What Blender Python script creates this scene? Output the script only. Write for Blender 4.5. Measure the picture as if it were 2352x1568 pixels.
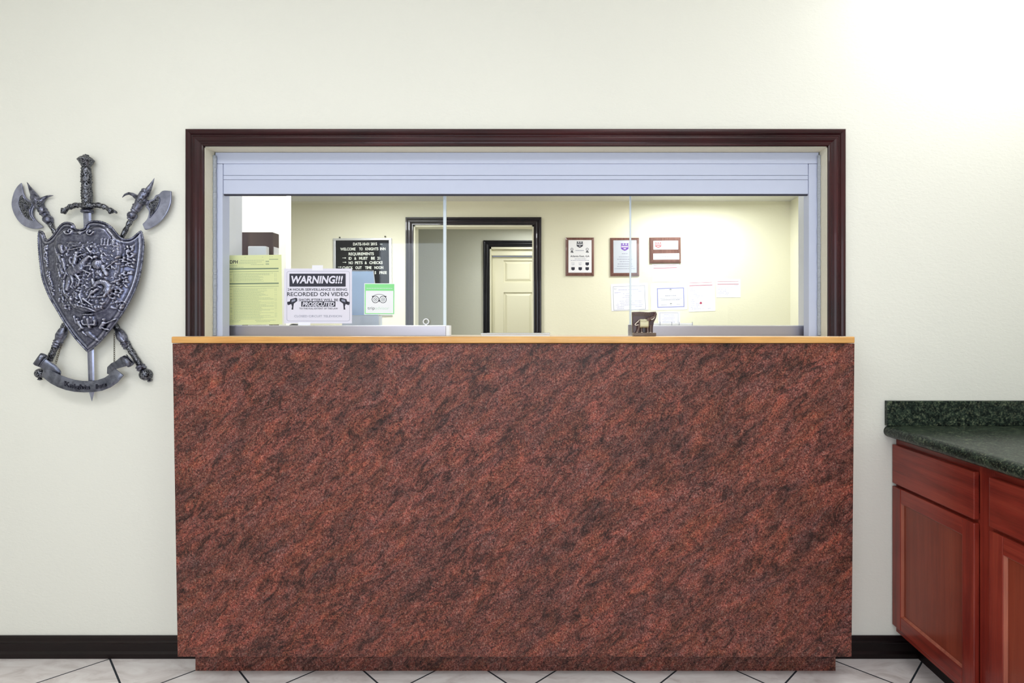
import bpy, bmesh, math, random
import numpy as np
from mathutils import Vector, Matrix

for o in list(bpy.data.objects):
    bpy.data.objects.remove(o)
SC = bpy.context.scene
COL = SC.collection
random.seed(7)

# ------------------------------------------------------------------ camera, light, exposure
F = 1300.0            # focal length in pixels of the 2352 px wide frame
CX, CY = 1280.0, 758.0  # principal point: straight-ahead direction in the photo
H = 1.2946            # eye height
cam_d = bpy.data.cameras.new('camera')
cam = bpy.data.objects.new('camera', cam_d)
COL.objects.link(cam)
cam_d.sensor_width = 36.0
cam_d.lens = 36.0 * F / 2352.0
cam_d.shift_x = -(CX - 1176.0) / 2352.0
cam_d.shift_y = -(784.0 - CY) / 2352.0
cam_d.clip_start = 0.02
cam.location = (0, 0, H)
cam.rotation_euler = (math.pi / 2, 0, 0)
SC.camera = cam

w = bpy.data.worlds.new('world')
SC.world = w
w.use_nodes = True
w.node_tree.nodes['Background'].inputs[0].default_value = (0.75, 0.82, 1.0, 1)
w.node_tree.nodes['Background'].inputs[1].default_value = 0.3

SC.view_settings.view_transform = 'Standard'
SC.view_settings.look = 'None'
SC.view_settings.gamma = 1
SC.view_settings.use_curve_mapping = False
SC.view_settings.exposure = 0.0

CEIL = 3.00      # lobby ceiling
OCEIL = None     # office ceiling, set below


def area(name, loc, size, power, color=(1, 1, 1), rot=(0, 0, 0)):
    l = bpy.data.lights.new(name, 'AREA')
    l.shape = 'RECTANGLE'
    l.size, l.size_y = size
    l.energy = power
    l.color = color
    o = bpy.data.objects.new(name, l)
    o.location = loc
    o.rotation_euler = rot
    COL.objects.link(o)
    return o


LOBBY = [  # x, y, size x, size y, power, colour : fluorescent panels in the lobby ceiling
    (-1.5, 0.5, 1.2, 0.6, 14, (0.97, 0.985, 1.0)),
    (0.8, 0.2, 1.2, 0.6, 17, (0.97, 0.985, 1.0)),
    (1.70, 1.90, 0.4, 0.4, 7, (0.98, 0.99, 1.0)),
]
OFFICE = [
    (1.0, 3.86, 0.7, 0.30, 13, (0.97, 0.985, 1.0)),
    (-1.9, 2.82, 0.6, 0.25, 5.5, (0.98, 0.985, 1.0)),  # unseen panel added to whiten the partition
    (-1.25, 3.40, 0.4, 0.4, 22, (0.98, 0.985, 1.0)),  # unseen panel added to lift the left part of the back wall
]
HALL = [(-0.2, 4.9, 0.3, 0.3, 7.5, (0.95, 0.98, 1.0))]
WIN = (-2.1, 1.0, 0.65, 2.35)      # lobby front window behind the camera: x0, x1, z0, z1
DAYLIGHT = 56

# ------------------------------------------------------------------ helpers


def X(px, y): return (px - CX) * y / F
def Z(py, y): return H - (py - CY) * y / F
def P(px, py, y): return Vector((X(px, y), y, Z(py, y)))


class MB:
    def __init__(s):
        s.v = []
        s.f = []

    def add(s, vs, fs):
        n = len(s.v)
        s.v += [tuple(v) for v in vs]
        s.f += [tuple(i + n for i in f) for f in fs]
        return s

    def box(s, x0, x1, y0, y1, z0, z1):
        x0, x1 = sorted((x0, x1)); y0, y1 = sorted((y0, y1)); z0, z1 = sorted((z0, z1))
        return s.add([(x0, y0, z0), (x1, y0, z0), (x1, y1, z0), (x0, y1, z0),
                      (x0, y0, z1), (x1, y0, z1), (x1, y1, z1), (x0, y1, z1)],
                     [(0, 3, 2, 1), (4, 5, 6, 7), (0, 1, 5, 4), (1, 2, 6, 5), (2, 3, 7, 6), (3, 0, 4, 7)])

    def prism(s, pts, d):
        """pts: closed ring of Vectors, extruded by vector d"""
        pts = [Vector(p) for p in pts]
        n = len(pts)
        d = Vector(d)
        vs = pts + [p + d for p in pts]
        fs = [tuple(range(n)), tuple(range(2 * n - 1, n - 1, -1))]
        for i in range(n):
            j = (i + 1) % n
            fs.append((i, i + n, j + n, j))
        return s.add(vs, fs)

    def tube(s, path, rad, n=12, flat=1.0, twist=None, closed=False):
        path = [Vector(p) for p in path]
        m = len(path)
        if not hasattr(rad, '__len__'):
            rad = [rad] * m
        vs, fs = [], []
        up = None
        for i, p in enumerate(path):
            if closed:
                t = path[(i + 1) % m] - path[i - 1]
            else:
                t = path[min(i + 1, m - 1)] - path[max(i - 1, 0)]
            t.normalize()
            if up is None:
                up = Vector((0, 1, 0))
                if abs(t.dot(up)) > .9:
                    up = Vector((1, 0, 0))
            a = (up - t * up.dot(t)).normalized()
            up = a
            b = t.cross(a)
            for k in range(n):
                an = 2 * math.pi * k / n
                r = rad[i]
                if twist:
                    r = r * (1 + twist[1] * math.cos(twist[2] * an + twist[0] * i))
                vs.append(p + a * (math.cos(an) * r * flat) + b * (math.sin(an) * r))
        for i in range(m if closed else m - 1):
            i2 = (i + 1) % m
            for k in range(n):
                k2 = (k + 1) % n
                fs.append((i * n + k, i * n + k2, i2 * n + k2, i2 * n + k))
        if not closed:
            fs.append(tuple(range(n - 1, -1, -1)))
            fs.append(tuple((m - 1) * n + k for k in range(n)))
        return s.add(vs, fs)

    def lathe(s, p0, p1, prof, n=16, bump=None):
        """prof: (t, r) along p0->p1"""
        p0, p1 = Vector(p0), Vector(p1)
        path = [p0.lerp(p1, t) for t, r in prof]
        d = (p1 - p0).normalized()
        a = d.cross(Vector((0, 1, 0)))
        if a.length < .1:
            a = d.cross(Vector((1, 0, 0)))
        a.normalize()
        b = d.cross(a)
        vs, fs = [], []
        m = len(prof)
        for i in range(m):
            for k in range(n):
                an = 2 * math.pi * k / n
                r = prof[i][1]
                if bump:
                    r *= 1 + bump[0] * math.sin(bump[1] * an + bump[2] * i)
                vs.append(path[i] + a * (math.cos(an) * r) + b * (math.sin(an) * r))
        for i in range(m - 1):
            for k in range(n):
                k2 = (k + 1) % n
                fs.append((i * n + k, i * n + k2, (i + 1) * n + k2, (i + 1) * n + k))
        fs.append(tuple(range(n - 1, -1, -1)))
        fs.append(tuple((m - 1) * n + k for k in range(n)))
        return s.add(vs, fs)

    def ball(s, c, r, nu=16, nv=10, rot=None):
        if not hasattr(r, '__len__'):
            r = (r, r, r)
        c = Vector(c)
        vs, fs = [], []
        R = rot or Matrix.Identity(3)
        for i in range(1, nv):
            th = math.pi * i / nv
            for k in range(nu):
                ph = 2 * math.pi * k / nu
                vs.append(c + R @ Vector((r[0] * math.sin(th) * math.cos(ph), r[1] * math.sin(th) * math.sin(ph), r[2] * math.cos(th))))
        top = len(vs); vs.append(c + R @ Vector((0, 0, r[2])))
        bot = len(vs); vs.append(c - R @ Vector((0, 0, r[2])))
        for i in range(nv - 2):
            for k in range(nu):
                k2 = (k + 1) % nu
                fs.append((i * nu + k, (i + 1) * nu + k, (i + 1) * nu + k2, i * nu + k2))
        for k in range(nu):
            k2 = (k + 1) % nu
            fs.append((top, k, k2))
            fs.append((bot, (nv - 2) * nu + k2, (nv - 2) * nu + k))
        return s.add(vs, fs)

    def strip(s, rows):
        """grid of points rows[i][j] -> quads"""
        n = len(rows[0])
        vs = [p for r in rows for p in r]
        fs = []
        for i in range(len(rows) - 1):
            for j in range(n - 1):
                fs.append((i * n + j, i * n + j + 1, (i + 1) * n + j + 1, (i + 1) * n + j))
        return s.add(vs, fs)

    def torus(s, c, R, r, axis='y', n=24, m=8, sx=1.0):
        path = []
        for k in range(n):
            a = 2 * math.pi * k / n
            if axis == 'y':
                path.append(Vector(c) + Vector((R * sx * math.cos(a), 0, R * math.sin(a))))
            elif axis == 'x':
                path.append(Vector(c) + Vector((0, R * sx * math.cos(a), R * math.sin(a))))
            else:
                path.append(Vector(c) + Vector((R * math.cos(a), R * math.sin(a), 0)))
        return s.tube(path, r, m, closed=True)


ORIG = {}


def worldloc(o):
    return ORIG.get(o.name, Vector((0, 0, 0)))


def obj(name, mb, mat, parent=None, smooth=False, bevel=0, bevseg=2, origin=None, fixn=True):
    me = bpy.data.meshes.new(name)
    vs = np.array(mb.v, dtype=float)
    if origin is None:
        if parent is None:
            lo, hi = vs.min(0), vs.max(0)
            origin = Vector(((lo[0] + hi[0]) / 2, (lo[1] + hi[1]) / 2, lo[2]))
        else:
            origin = worldloc(parent)
    origin = Vector(origin)
    me.from_pydata([tuple(v) for v in (vs - np.array(origin))], [], mb.f)
    me.update()
    if fixn:
        bm = bmesh.new(); bm.from_mesh(me)
        bmesh.ops.recalc_face_normals(bm, faces=bm.faces)
        bm.to_mesh(me); bm.free()
    o = bpy.data.objects.new(name, me)
    COL.objects.link(o)
    me.materials.append(mat)
    if smooth:
        for p in me.polygons:
            p.use_smooth = True
        try:
            me.set_sharp_from_angle(angle=math.radians(50))
        except Exception:
            pass
    if bevel:
        m = o.modifiers.new('bevel', 'BEVEL')
        m.width = bevel; m.segments = bevseg; m.limit_method = 'ANGLE'
        m.angle_limit = math.radians(40)
    if parent is not None:
        o.parent = parent
        o.location = origin - worldloc(parent)
    else:
        o.location = origin
    ORIG[o.name] = origin
    return o


def thing(name, label, cat, loc=(0, 0, 0), group=None):
    o = bpy.data.objects.new(name, None)
    COL.objects.link(o)
    o.location = loc
    o.empty_display_size = .05
    ORIG[o.name] = Vector(loc)
    return tag(o, label, cat, group)


def tag(o, label, cat, group=None):
    o['label'] = label
    o['category'] = cat
    if group:
        o['group'] = group
    return o


def struct(o, label=None):
    o['kind'] = 'structure'
    if label:
        o['label'] = label
    return o


def textmb(s, x0, x1, yc, h, Y, sheet=None, depth=0.0004, shear=0.0, bold=0.0, spacing=1.0, mb=None):
    """lettering filling the pixel box x0..x1, height h (pixels of the caps), centred on row yc, at depth Y"""
    cu = bpy.data.curves.new('t', 'FONT')
    cu.body = s
    cu.size = 1
    cu.shear = shear
    cu.offset = bold
    cu.space_character = spacing
    cu.resolution_u = 3
    cu.extrude = 0.0
    to = bpy.data.objects.new('t', cu)
    COL.objects.link(to)
    dg = bpy.context.evaluated_depsgraph_get()
    me = bpy.data.meshes.new_from_object(to.evaluated_get(dg))
    vs = [v.co.copy() for v in me.vertices]
    fs = [tuple(p.vertices) for p in me.polygons]
    bpy.data.objects.remove(to); bpy.data.curves.remove(cu); bpy.data.meshes.remove(me)
    mb = mb if mb is not None else MB()
    if not vs:
        return mb
    a0 = min(v.x for v in vs); a1 = max(v.x for v in vs)
    hh = 0.729   # cap height of the built-in face
    out = []
    for v in vs:
        px = x0 + (v.x - a0) / (a1 - a0) * (x1 - x0)
        py = yc + h / 2 - v.y / hh * h
        if sheet:
            out.append(sheet.pt(px, py, Y))
        else:
            out.append(P(px, py, Y))
    # front faces plus a thin back skin are not needed: ink film
    mb.add(out, fs)
    return mb


class Sheet:
    """a flat upright sheet that may be rotated in its own plane"""

    def __init__(s, x0, y0, x1, y1, Y, deg=0):
        s.x0, s.y0, s.x1, s.y1, s.Y, s.a = x0, y0, x1, y1, Y, math.radians(deg)
        s.cx, s.cy = (x0 + x1) / 2, (y0 + y1) / 2

    def pt(s, px, py, Y=None):
        dx, dy = px - s.cx, py - s.cy
        c, sn = math.cos(s.a), math.sin(s.a)
        return P(s.cx + dx * c + dy * sn, s.cy - dx * sn + dy * c, s.Y if Y is None else Y)

    def rect(s, x0, y0, x1, y1, off, th, mb=None):
        mb = mb if mb is not None else MB()
        Y = s.Y - off
        q = [s.pt(x0, y0, s.Y), s.pt(x0, y1, s.Y), s.pt(x1, y1, s.Y), s.pt(x1, y0, s.Y)]
        q = [Vector((p.x, Y, p.z)) for p in q]
        return mb.prism(q, (0, -th, 0))

    def poly(s, pts, off, th, mb=None):
        mb = mb if mb is not None else MB()
        q = [s.pt(a, b, s.Y) for a, b in pts]
        q = [Vector((p.x, s.Y - off, p.z)) for p in q]
        return mb.prism(q, (0, -th, 0))

    def base(s, th, mb=None):
        return s.rect(s.x0, s.y0, s.x1, s.y1, 0, th, mb)


# ------------------------------------------------------------------ materials


def mat(name, base=(.8, .8, .8), rough=.5, metal=0.0, spec=.5, coat=0.0):
    m = bpy.data.materials.new(name)
    m.use_nodes = True
    b = m.node_tree.nodes['Principled BSDF']
    b.inputs['Base Color'].default_value = (*base, 1)
    b.inputs['Roughness'].default_value = rough
    b.inputs['Metallic'].default_value = metal
    b.inputs['Specular IOR Level'].default_value = spec
    b.inputs['Coat Weight'].default_value = coat
    return m


def nodes(m): return m.node_tree.nodes, m.node_tree.links, m.node_tree.nodes['Principled BSDF']


def srgb(r, g, b):
    f = lambda c: c / 255 / 12.92 if c / 255 <= .04045 else ((c / 255 + .055) / 1.055) ** 2.4
    return (f(r), f(g), f(b))


def coords(m, scale=(1, 1, 1), rot=(0, 0, 0), kind='Object'):
    n, l, b = nodes(m)
    tc = n.new('ShaderNodeTexCoord')
    mp = n.new('ShaderNodeMapping')
    mp.inputs['Scale'].default_value = scale
    src = tc.outputs[kind]
    if any(rot):
        m0 = n.new('ShaderNodeMapping')
        m0.inputs['Rotation'].default_value = rot
        l.new(src, m0.inputs['Vector'])
        src = m0.outputs['Vector']
    l.new(src, mp.inputs['Vector'])
    return mp.outputs['Vector']


def noise(m, vec, scale, detail=4, rough=.55, dist=0):
    n, l, b = nodes(m)
    t = n.new('ShaderNodeTexNoise')
    t.inputs['Scale'].default_value = scale
    t.inputs['Detail'].default_value = detail
    t.inputs['Roughness'].default_value = rough
    t.inputs['Distortion'].default_value = dist
    l.new(vec, t.inputs['Vector'])
    return t.outputs['Fac']


def ramp(m, fac, stops, interp='LINEAR'):
    n, l, b = nodes(m)
    r = n.new('ShaderNodeValToRGB')
    r.color_ramp.interpolation = interp
    e = r.color_ramp.elements
    while len(e) < len(stops):
        e.new(.5)
    for i, (p, c) in enumerate(stops):
        e[i].position = p
        e[i].color = (*c, 1) if len(c) == 3 else c
    l.new(fac, r.inputs['Fac'])
    return r.outputs['Color']


def mix(m, a, bb, fac, mode='MIX'):
    n, l, b = nodes(m)
    x = n.new('ShaderNodeMix')
    x.data_type = 'RGBA'
    x.blend_type = mode
    for s, v in ((x.inputs[0], fac), (x.inputs[6], a), (x.inputs[7], bb)):
        if isinstance(v, (int, float)):
            s.default_value = v
        elif isinstance(v, tuple):
            s.default_value = (*v, 1)
        else:
            l.new(v, s)
    return x.outputs[2]


def bump(m, h, strength=.2, dist=.001):
    n, l, b = nodes(m)
    t = n.new('ShaderNodeBump')
    t.inputs['Strength'].default_value = strength
    t.inputs['Distance'].default_value = dist
    l.new(h, t.inputs['Height'])
    l.new(t.outputs['Normal'], b.inputs['Normal'])
    return t


def wallpaint(name, col, str_=.5, dist=.002, scale=55):
    m = mat(name, col, .72, spec=.3)
    n, l, b = nodes(m)
    v = coords(m, (1, 1, 1.8))
    f1 = noise(m, v, scale, 5, .6, .6)
    f2 = noise(m, coords(m), 1.3, 3, .5)
    c = mix(m, tuple(x * .965 for x in col), tuple(min(1, x * 1.03) for x in col), f2)
    l.new(c, b.inputs['Base Color'])
    bump(m, f1, str_, dist)
    return m


def wood(name, dark, mid, light, axis='z', scale=1.0, rough=.3, coat=.3, ring=18):
    m = mat(name, mid, rough, coat=coat)
    n, l, b = nodes(m)
    sc = {'x': (.6, 12, 12), 'y': (12, .6, 12), 'z': (12, 12, .6)}[axis]
    v = coords(m, tuple(s * scale for s in sc))
    f1 = noise(m, v, 2.2, 6, .6, .8)
    f2 = noise(m, v, ring, 4, .6)
    f3 = noise(m, coords(m), 3.0, 3, .5)
    c = ramp(m, f1, [(.3, dark), (.52, mid), (.75, light)])
    c = mix(m, c, ramp(m, f2, [(.35, tuple(x * .6 for x in dark)), (.6, mid)]), .28)
    c = mix(m, c, ramp(m, f3, [(.35, dark), (.65, light)]), .3)
    l.new(c, b.inputs['Base Color'])
    bump(m, f2, .12, .0006)
    b.inputs['Specular IOR Level'].default_value = .28
    return m


M = {}
M['wall'] = wallpaint('cream_wall_paint', srgb(233, 232, 223))
M['owall'] = wallpaint('yellow_wall_paint', srgb(240, 237, 213), .4)
M['hwall'] = wallpaint('hall_wall_paint', srgb(212, 213, 198), .4)
M['white_wall'] = wallpaint('white_wall_paint', srgb(243, 241, 232), .2)
M['reveal'] = wallpaint('reveal_plaster', srgb(226, 221, 202), .7, .003, 40)
M['caulk'] = wallpaint('grey_caulk', srgb(170, 176, 186), 1.0, .006, 60)
M['ceil'] = wallpaint('textured_ceiling', srgb(226, 226, 218), 1.0, .006, 70)
M['lceil'] = wallpaint('lobby_ceiling', srgb(240, 238, 230), .4)

MAH = (srgb(16, 3, 8), srgb(42, 6, 13), srgb(76, 15, 20))
M['mah_h'] = wood('mahogany_horizontal', *MAH, axis='x', rough=.28, coat=.15)
M['mah_v'] = wood('mahogany_vertical', *MAH, axis='z', rough=.28, coat=.15)
M['base'] = wood('dark_baseboard_wood', srgb(8, 3, 4), srgb(17, 6, 7), srgb(30, 12, 12), axis='x', rough=.4, coat=.0)
M['dark'] = wood('black_brown_casing', srgb(10, 7, 12), srgb(22, 15, 24), srgb(48, 34, 44), axis='z', rough=.3, coat=.3)
M['black'] = wood('black_casing', srgb(6, 6, 10), srgb(12, 12, 18), srgb(24, 24, 32), axis='z', rough=.4, coat=.1)
M['door'] = mat('cream_door_paint', srgb(226, 222, 194), .45)
M['oak'] = wood('oak_edge', srgb(196, 136, 72), srgb(222, 166, 94), srgb(236, 188, 118), axis='x', rough=.35, coat=.2)
M['peach'] = mat('peach_laminate', srgb(238, 220, 198), .35)
CH = (srgb(86, 22, 16), srgb(136, 42, 32), srgb(170, 74, 54))
M['cherry_v'] = wood('cherry_vertical', *CH, axis='z', rough=.33, coat=.25)
M['cherry_y'] = wood('cherry_horizontal', *CH, axis='y', rough=.33, coat=.25)
M['cherry_b'] = wood('cherry_bead', srgb(120, 52, 36), srgb(160, 80, 58), srgb(190, 112, 84), axis='z', rough=.3, coat=.3)
M['cherry_p'] = wood('cherry_panel', srgb(104, 40, 26), srgb(134, 56, 38), srgb(156, 76, 54), axis='z', rough=.36, coat=.2, scale=.6)
M['walnut'] = wood('walnut_plaque', srgb(84, 52, 48), srgb(122, 84, 76), srgb(156, 118, 108), axis='z', rough=.35, coat=.2, scale=3)
M['shut'] = mat('lavender_white_shutter', srgb(196, 203, 226), .36, metal=.0, spec=.4)
M['white'] = mat('white_plastic', srgb(240, 242, 248), .4)
M['alu'] = mat('brushed_aluminium', srgb(172, 168, 176), .34, metal=1.0)
M['alum'] = mat('satin_frame_aluminium', srgb(222, 224, 228), .4, metal=.7)
M['steel'] = mat('chrome_steel', srgb(230, 232, 236), .2, metal=.8)
M['edge'] = mat('polished_glass_edge', srgb(214, 226, 236), .25)
M['paper'] = mat('white_paper', srgb(246, 246, 250), .7)
M['lav'] = mat('lavender_white_paper', srgb(228, 226, 242), .6)
M['yellow'] = mat('pale_green_yellow_paper', srgb(222, 228, 172), .7)
M['ink'] = mat('black_ink', srgb(42, 42, 58), .6)
M['ink2'] = mat('grey_ink', srgb(146, 150, 172), .7)
M['inkg'] = mat('green_grey_ink', srgb(128, 146, 118), .7)
M['inkg2'] = mat('faded_green_grey_ink', srgb(172, 186, 148), .7)
M['inkb'] = mat('blue_violet_ink', srgb(150, 154, 206), .7)
M['inkr'] = mat('crimson_ink', srgb(176, 60, 96), .6)
M['inkpink'] = mat('faded_red_ink', srgb(196, 96, 100), .6)
M['purple'] = mat('purple_ink', srgb(120, 78, 176), .6)
M['green'] = mat('mint_green_print', srgb(140, 228, 150), .5)
M['tgrey'] = mat('grey_print', srgb(90, 100, 104), .5)
M['tfaint'] = mat('faint_green_print', srgb(206, 230, 218), .5)
M['blackfelt'] = mat('black_letter_board_felt', srgb(8, 11, 20), .7, spec=.2)
M['cream_letter'] = mat('white_plastic_letter', srgb(232, 236, 226), .4)
M['silver'] = mat('silver_plate', srgb(206, 212, 222), .4, metal=.3)
M['brownlam'] = wood('dark_brown_laminate', srgb(60, 40, 42), srgb(82, 56, 56), srgb(98, 70, 68), axis='z', rough=.4, coat=.1)
M['blue'] = mat('light_blue_plastic', srgb(196, 222, 255), .4)
M['blue2'] = mat('pale_blue_plastic', srgb(224, 236, 255), .4)
M['nail'] = mat('dark_nail', srgb(70, 66, 52), .4, metal=.8)
M['chain'] = mat('dark_chain_metal', srgb(92, 84, 72), .4, metal=1)
M['elebrown'] = mat('dark_brown_resin', srgb(62, 22, 18), .3, coat=.3)
M['elebase'] = mat('bronze_brown_resin', srgb(96, 74, 58), .35, coat=.3)
M['elebody'] = mat('bronze_elephant_resin', srgb(92, 70, 64), .28, metal=.3, coat=.4)
M['elegold'] = mat('pale_gold_blanket', srgb(214, 210, 176), .35, metal=.1)
M['elegoldd'] = mat('old_gold_braid', srgb(140, 122, 60), .35, metal=.5)
M['eleivory'] = mat('ivory_resin', srgb(232, 220, 206), .3)
M['tape'] = mat('white_tape', srgb(242, 242, 250), .5)
M['deskwhite'] = mat('white_office_plastic', srgb(240, 240, 244), .5)
M['lampcase'] = mat('lamp_housing_white', srgb(235, 235, 235), .5)
m = mat('lamp_diffuser', (1, 1, 1), .5)
m.node_tree.nodes['Principled BSDF'].inputs['Emission Color'].default_value = (1, .98, .94, 1)
m.node_tree.nodes['Principled BSDF'].inputs['Emission Strength'].default_value = 2.5
M['diff'] = m


def pewter(name, lo, hi, rough=.3, sc=60, patina=(.35, .6)):
    m = mat(name, hi, rough, metal=1)
    n, l, b = nodes(m)
    v = coords(m)
    f = noise(m, v, sc, 5, .6, .5)
    l.new(ramp(m, f, [(patina[0], lo), (patina[1], hi)]), b.inputs['Base Color'])
    f2 = noise(m, v, 25, 3, .5)
    l.new(ramp(m, f2, [(.3, (rough - .07,) * 3), (.7, (rough + .1,) * 3)]), b.inputs['Roughness'])
    bump(m, f, .6, .0012)
    return m


M['pewter'] = pewter('antique_pewter', srgb(62, 64, 78), srgb(134, 136, 154), .3)
M['pewter_d'] = pewter('dark_engraved_pewter', srgb(16, 18, 22), srgb(140, 142, 152), .28, 260, (.42, .60))
M['pewter_l'] = pewter('polished_blade_pewter', srgb(128, 131, 150), srgb(158, 161, 184), .3, 20)
M['pewter_b'] = pewter('ribbon_pewter', srgb(84, 87, 100), srgb(124, 127, 142), .3, 30)

# antique finish of the shield: dark patina left between the raised figures follows the casting relief
m = mat('antique_shield_pewter', (.4, .4, .45), .28, metal=1)
n, l, b = nodes(m)
at = n.new('ShaderNodeAttribute'); at.attribute_name = 'relief'
v = coords(m)
f = noise(m, v, 90, 5, .6, .5)
ad = n.new('ShaderNodeMath'); ad.operation = 'MULTIPLY_ADD'
l.new(f, ad.inputs[0]); ad.inputs[1].default_value = .45
l.new(at.outputs['Fac'], ad.inputs[2])
c = ramp(m, ad.outputs[0], [(.34, srgb(12, 14, 22)), (.62, srgb(92, 94, 114)), (.95, srgb(184, 186, 204))])
l.new(c, b.inputs['Base Color'])
bump(m, f, .3, .0006)
M['shield'] = m

# red granite laminate
m = mat('red_granite_laminate', (.2, .08, .07), .42, spec=.3)
n, l, b = nodes(m)
v = coords(m)
vd = coords(m, (.8, 1, 1.9), (0, math.radians(42), 0))
fine = noise(m, v, 210, 3, .7)
fine2 = noise(m, coords(m, (1, 1, 1.0), (.3, .2, .1)), 130, 4, .75)
tint = noise(m, vd, 9, 5, .65, .8)
mid = noise(m, vd, 13, 8, .72, 1.6)
thin = noise(m, vd, 22, 6, .7, 2.2)
big = noise(m, vd, 2.6, 6, .65, 1.5)
c1 = ramp(m, fine, [(.36, srgb(14, 12, 14)), (.45, srgb(82, 44, 40)), (.52, srgb(148, 74, 64)), (.58, srgb(122, 84, 76)), (.67, srgb(184, 160, 146))])
c2 = ramp(m, fine2, [(.38, srgb(12, 11, 13)), (.46, srgb(88, 48, 42)), (.54, srgb(146, 80, 68)), (.64, srgb(128, 108, 98))])
c = mix(m, c1, c2, .5)
c = mix(m, c, (1.03, .99, .95), 1.0, 'MULTIPLY')
tn = ramp(m, tint, [(.35, (.90, 1.06, 1.22)), (.5, (1, 1.02, 1.03)), (.65, (1.12, 1.02, .84))])
c = mix(m, c, tn, .9, 'MULTIPLY')
vein = ramp(m, mid, [(.36, (.14, .17, .19)), (.45, (.62, .66, .67)), (.55, (1.0, 1.0, 1.0)), (.66, (1.5, 1.28, 1.24))])
c = mix(m, c, vein, .9, 'MULTIPLY')
vt = ramp(m, thin, [(.36, (.28, .3, .33)), (.42, (1, 1, 1))])
c = mix(m, c, vt, .7, 'MULTIPLY')
rv = noise(m, vd, 5.5, 7, .62, 1.8)
sb = n.new('ShaderNodeMath'); sb.operation = 'SUBTRACT'; l.new(rv, sb.inputs[0]); sb.inputs[1].default_value = .5
ab_ = n.new('ShaderNodeMath'); ab_.operation = 'ABSOLUTE'; l.new(sb.outputs[0], ab_.inputs[0])
msk = ramp(m, noise(m, coords(m), 7, 4, .6), [(.5, (0, 0, 0)), (.6, (1, 1, 1))])
lines = ramp(m, ab_.outputs[0], [(.0, (.16, .18, .20)), (.012, (.4, .42, .44)), (.03, (1, 1, 1))])
c = mix(m, c, mix(m, (1, 1, 1), lines, msk), .85, 'MULTIPLY')
bg = ramp(m, big, [(.34, (.55, .62, .64)), (.5, (1, 1, 1)), (.66, (1.32, 1.14, 1.08))])
c = mix(m, c, bg, .8, 'MULTIPLY')
l.new(c, b.inputs['Base Color'])
M['redgran'] = m

# green granite
m = mat('green_black_granite', (.03, .05, .04), .3, spec=.22)
n, l, b = nodes(m)
v = coords(m)
f1 = noise(m, v, 55, 5, .7, .5)
f2 = noise(m, v, 150, 3, .7)
c = ramp(m, f1, [(.38, srgb(2, 5, 7)), (.48, srgb(16, 27, 25)), (.58, srgb(56, 72, 60)), (.68, srgb(122, 128, 100))])
c = mix(m, c, ramp(m, f2, [(.42, srgb(3, 7, 9)), (.54, srgb(40, 54, 44)), (.66, srgb(132, 136, 108))]), .45)
l.new(c, b.inputs['Base Color'])
M['greengran'] = m

# diagonal floor tile
m = mat('marbled_floor_tile', (.7, .68, .68), .22, spec=.45)
n, l, b = nodes(m)
tc = n.new('ShaderNodeTexCoord')
ang = math.radians(44.1)
d2 = (math.sin(ang), math.cos(ang), 0)
d1 = (-math.cos(ang), math.sin(ang), 0)
TILE = .329
p1 = Vector((-.2707, 2.1588, 0)); p2 = Vector((0, 2.1588, 0))
res = []
for d, p0 in ((d2, p1), (d1, p2)):
    dn = n.new('ShaderNodeVectorMath'); dn.operation = 'DOT_PRODUCT'
    l.new(tc.outputs['Object'], dn.inputs[0]); dn.inputs[1].default_value = d
    s = n.new('ShaderNodeMath'); s.operation = 'SUBTRACT'
    l.new(dn.outputs['Value'], s.inputs[0]); s.inputs[1].default_value = Vector(d).dot(p0)
    pp = n.new('ShaderNodeMath'); pp.operation = 'PINGPONG'
    l.new(s.outputs[0], pp.inputs[0]); pp.inputs[1].default_value = TILE / 2
    res.append((pp, s))
mn = n.new('ShaderNodeMath'); mn.operation = 'MINIMUM'
l.new(res[0][0].outputs[0], mn.inputs[0]); l.new(res[1][0].outputs[0], mn.inputs[1])
# a per-tile random value
fl = []
for pp, s in res:
    dv = n.new('ShaderNodeMath'); dv.operation = 'DIVIDE'; l.new(s.outputs[0], dv.inputs[0]); dv.inputs[1].default_value = TILE
    fo = n.new('ShaderNodeMath'); fo.operation = 'FLOOR'; l.new(dv.outputs[0], fo.inputs[0]); fl.append(fo)
cb = n.new('ShaderNodeCombineXYZ'); l.new(fl[0].outputs[0], cb.inputs[0]); l.new(fl[1].outputs[0], cb.inputs[1])
wn = n.new('ShaderNodeTexWhiteNoise'); l.new(cb.outputs[0], wn.inputs['Vector'])
vs = n.new('ShaderNodeVectorMath'); vs.operation = 'MULTIPLY_ADD'
l.new(wn.outputs['Color'], vs.inputs[0]); vs.inputs[1].default_value = (9, 9, 9); l.new(tc.outputs['Object'], vs.inputs[2])
mp = n.new('ShaderNodeMapping'); mp.inputs['Scale'].default_value = (1, 2.6, 1); l.new(vs.outputs[0], mp.inputs['Vector'])
f1 = noise(m, mp.outputs[0], 5, 6, .6, 1.2)
tcol = ramp(m, f1, [(.3, srgb(200, 190, 188)), (.5, srgb(226, 219, 218)), (.7, srgb(240, 236, 235))])
gf = n.new('ShaderNodeMath'); gf.operation = 'LESS_THAN'; l.new(mn.outputs[0], gf.inputs[0]); gf.inputs[1].default_value = .0032
c = mix(m, tcol, srgb(34, 40, 48), gf.outputs[0])
l.new(c, b.inputs['Base Color'])
l.new(ramp(m, gf.outputs[0], [(0, (.2,) * 3), (1, (.8,) * 3)]), b.inputs['Roughness'])
M['tile'] = m

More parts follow.
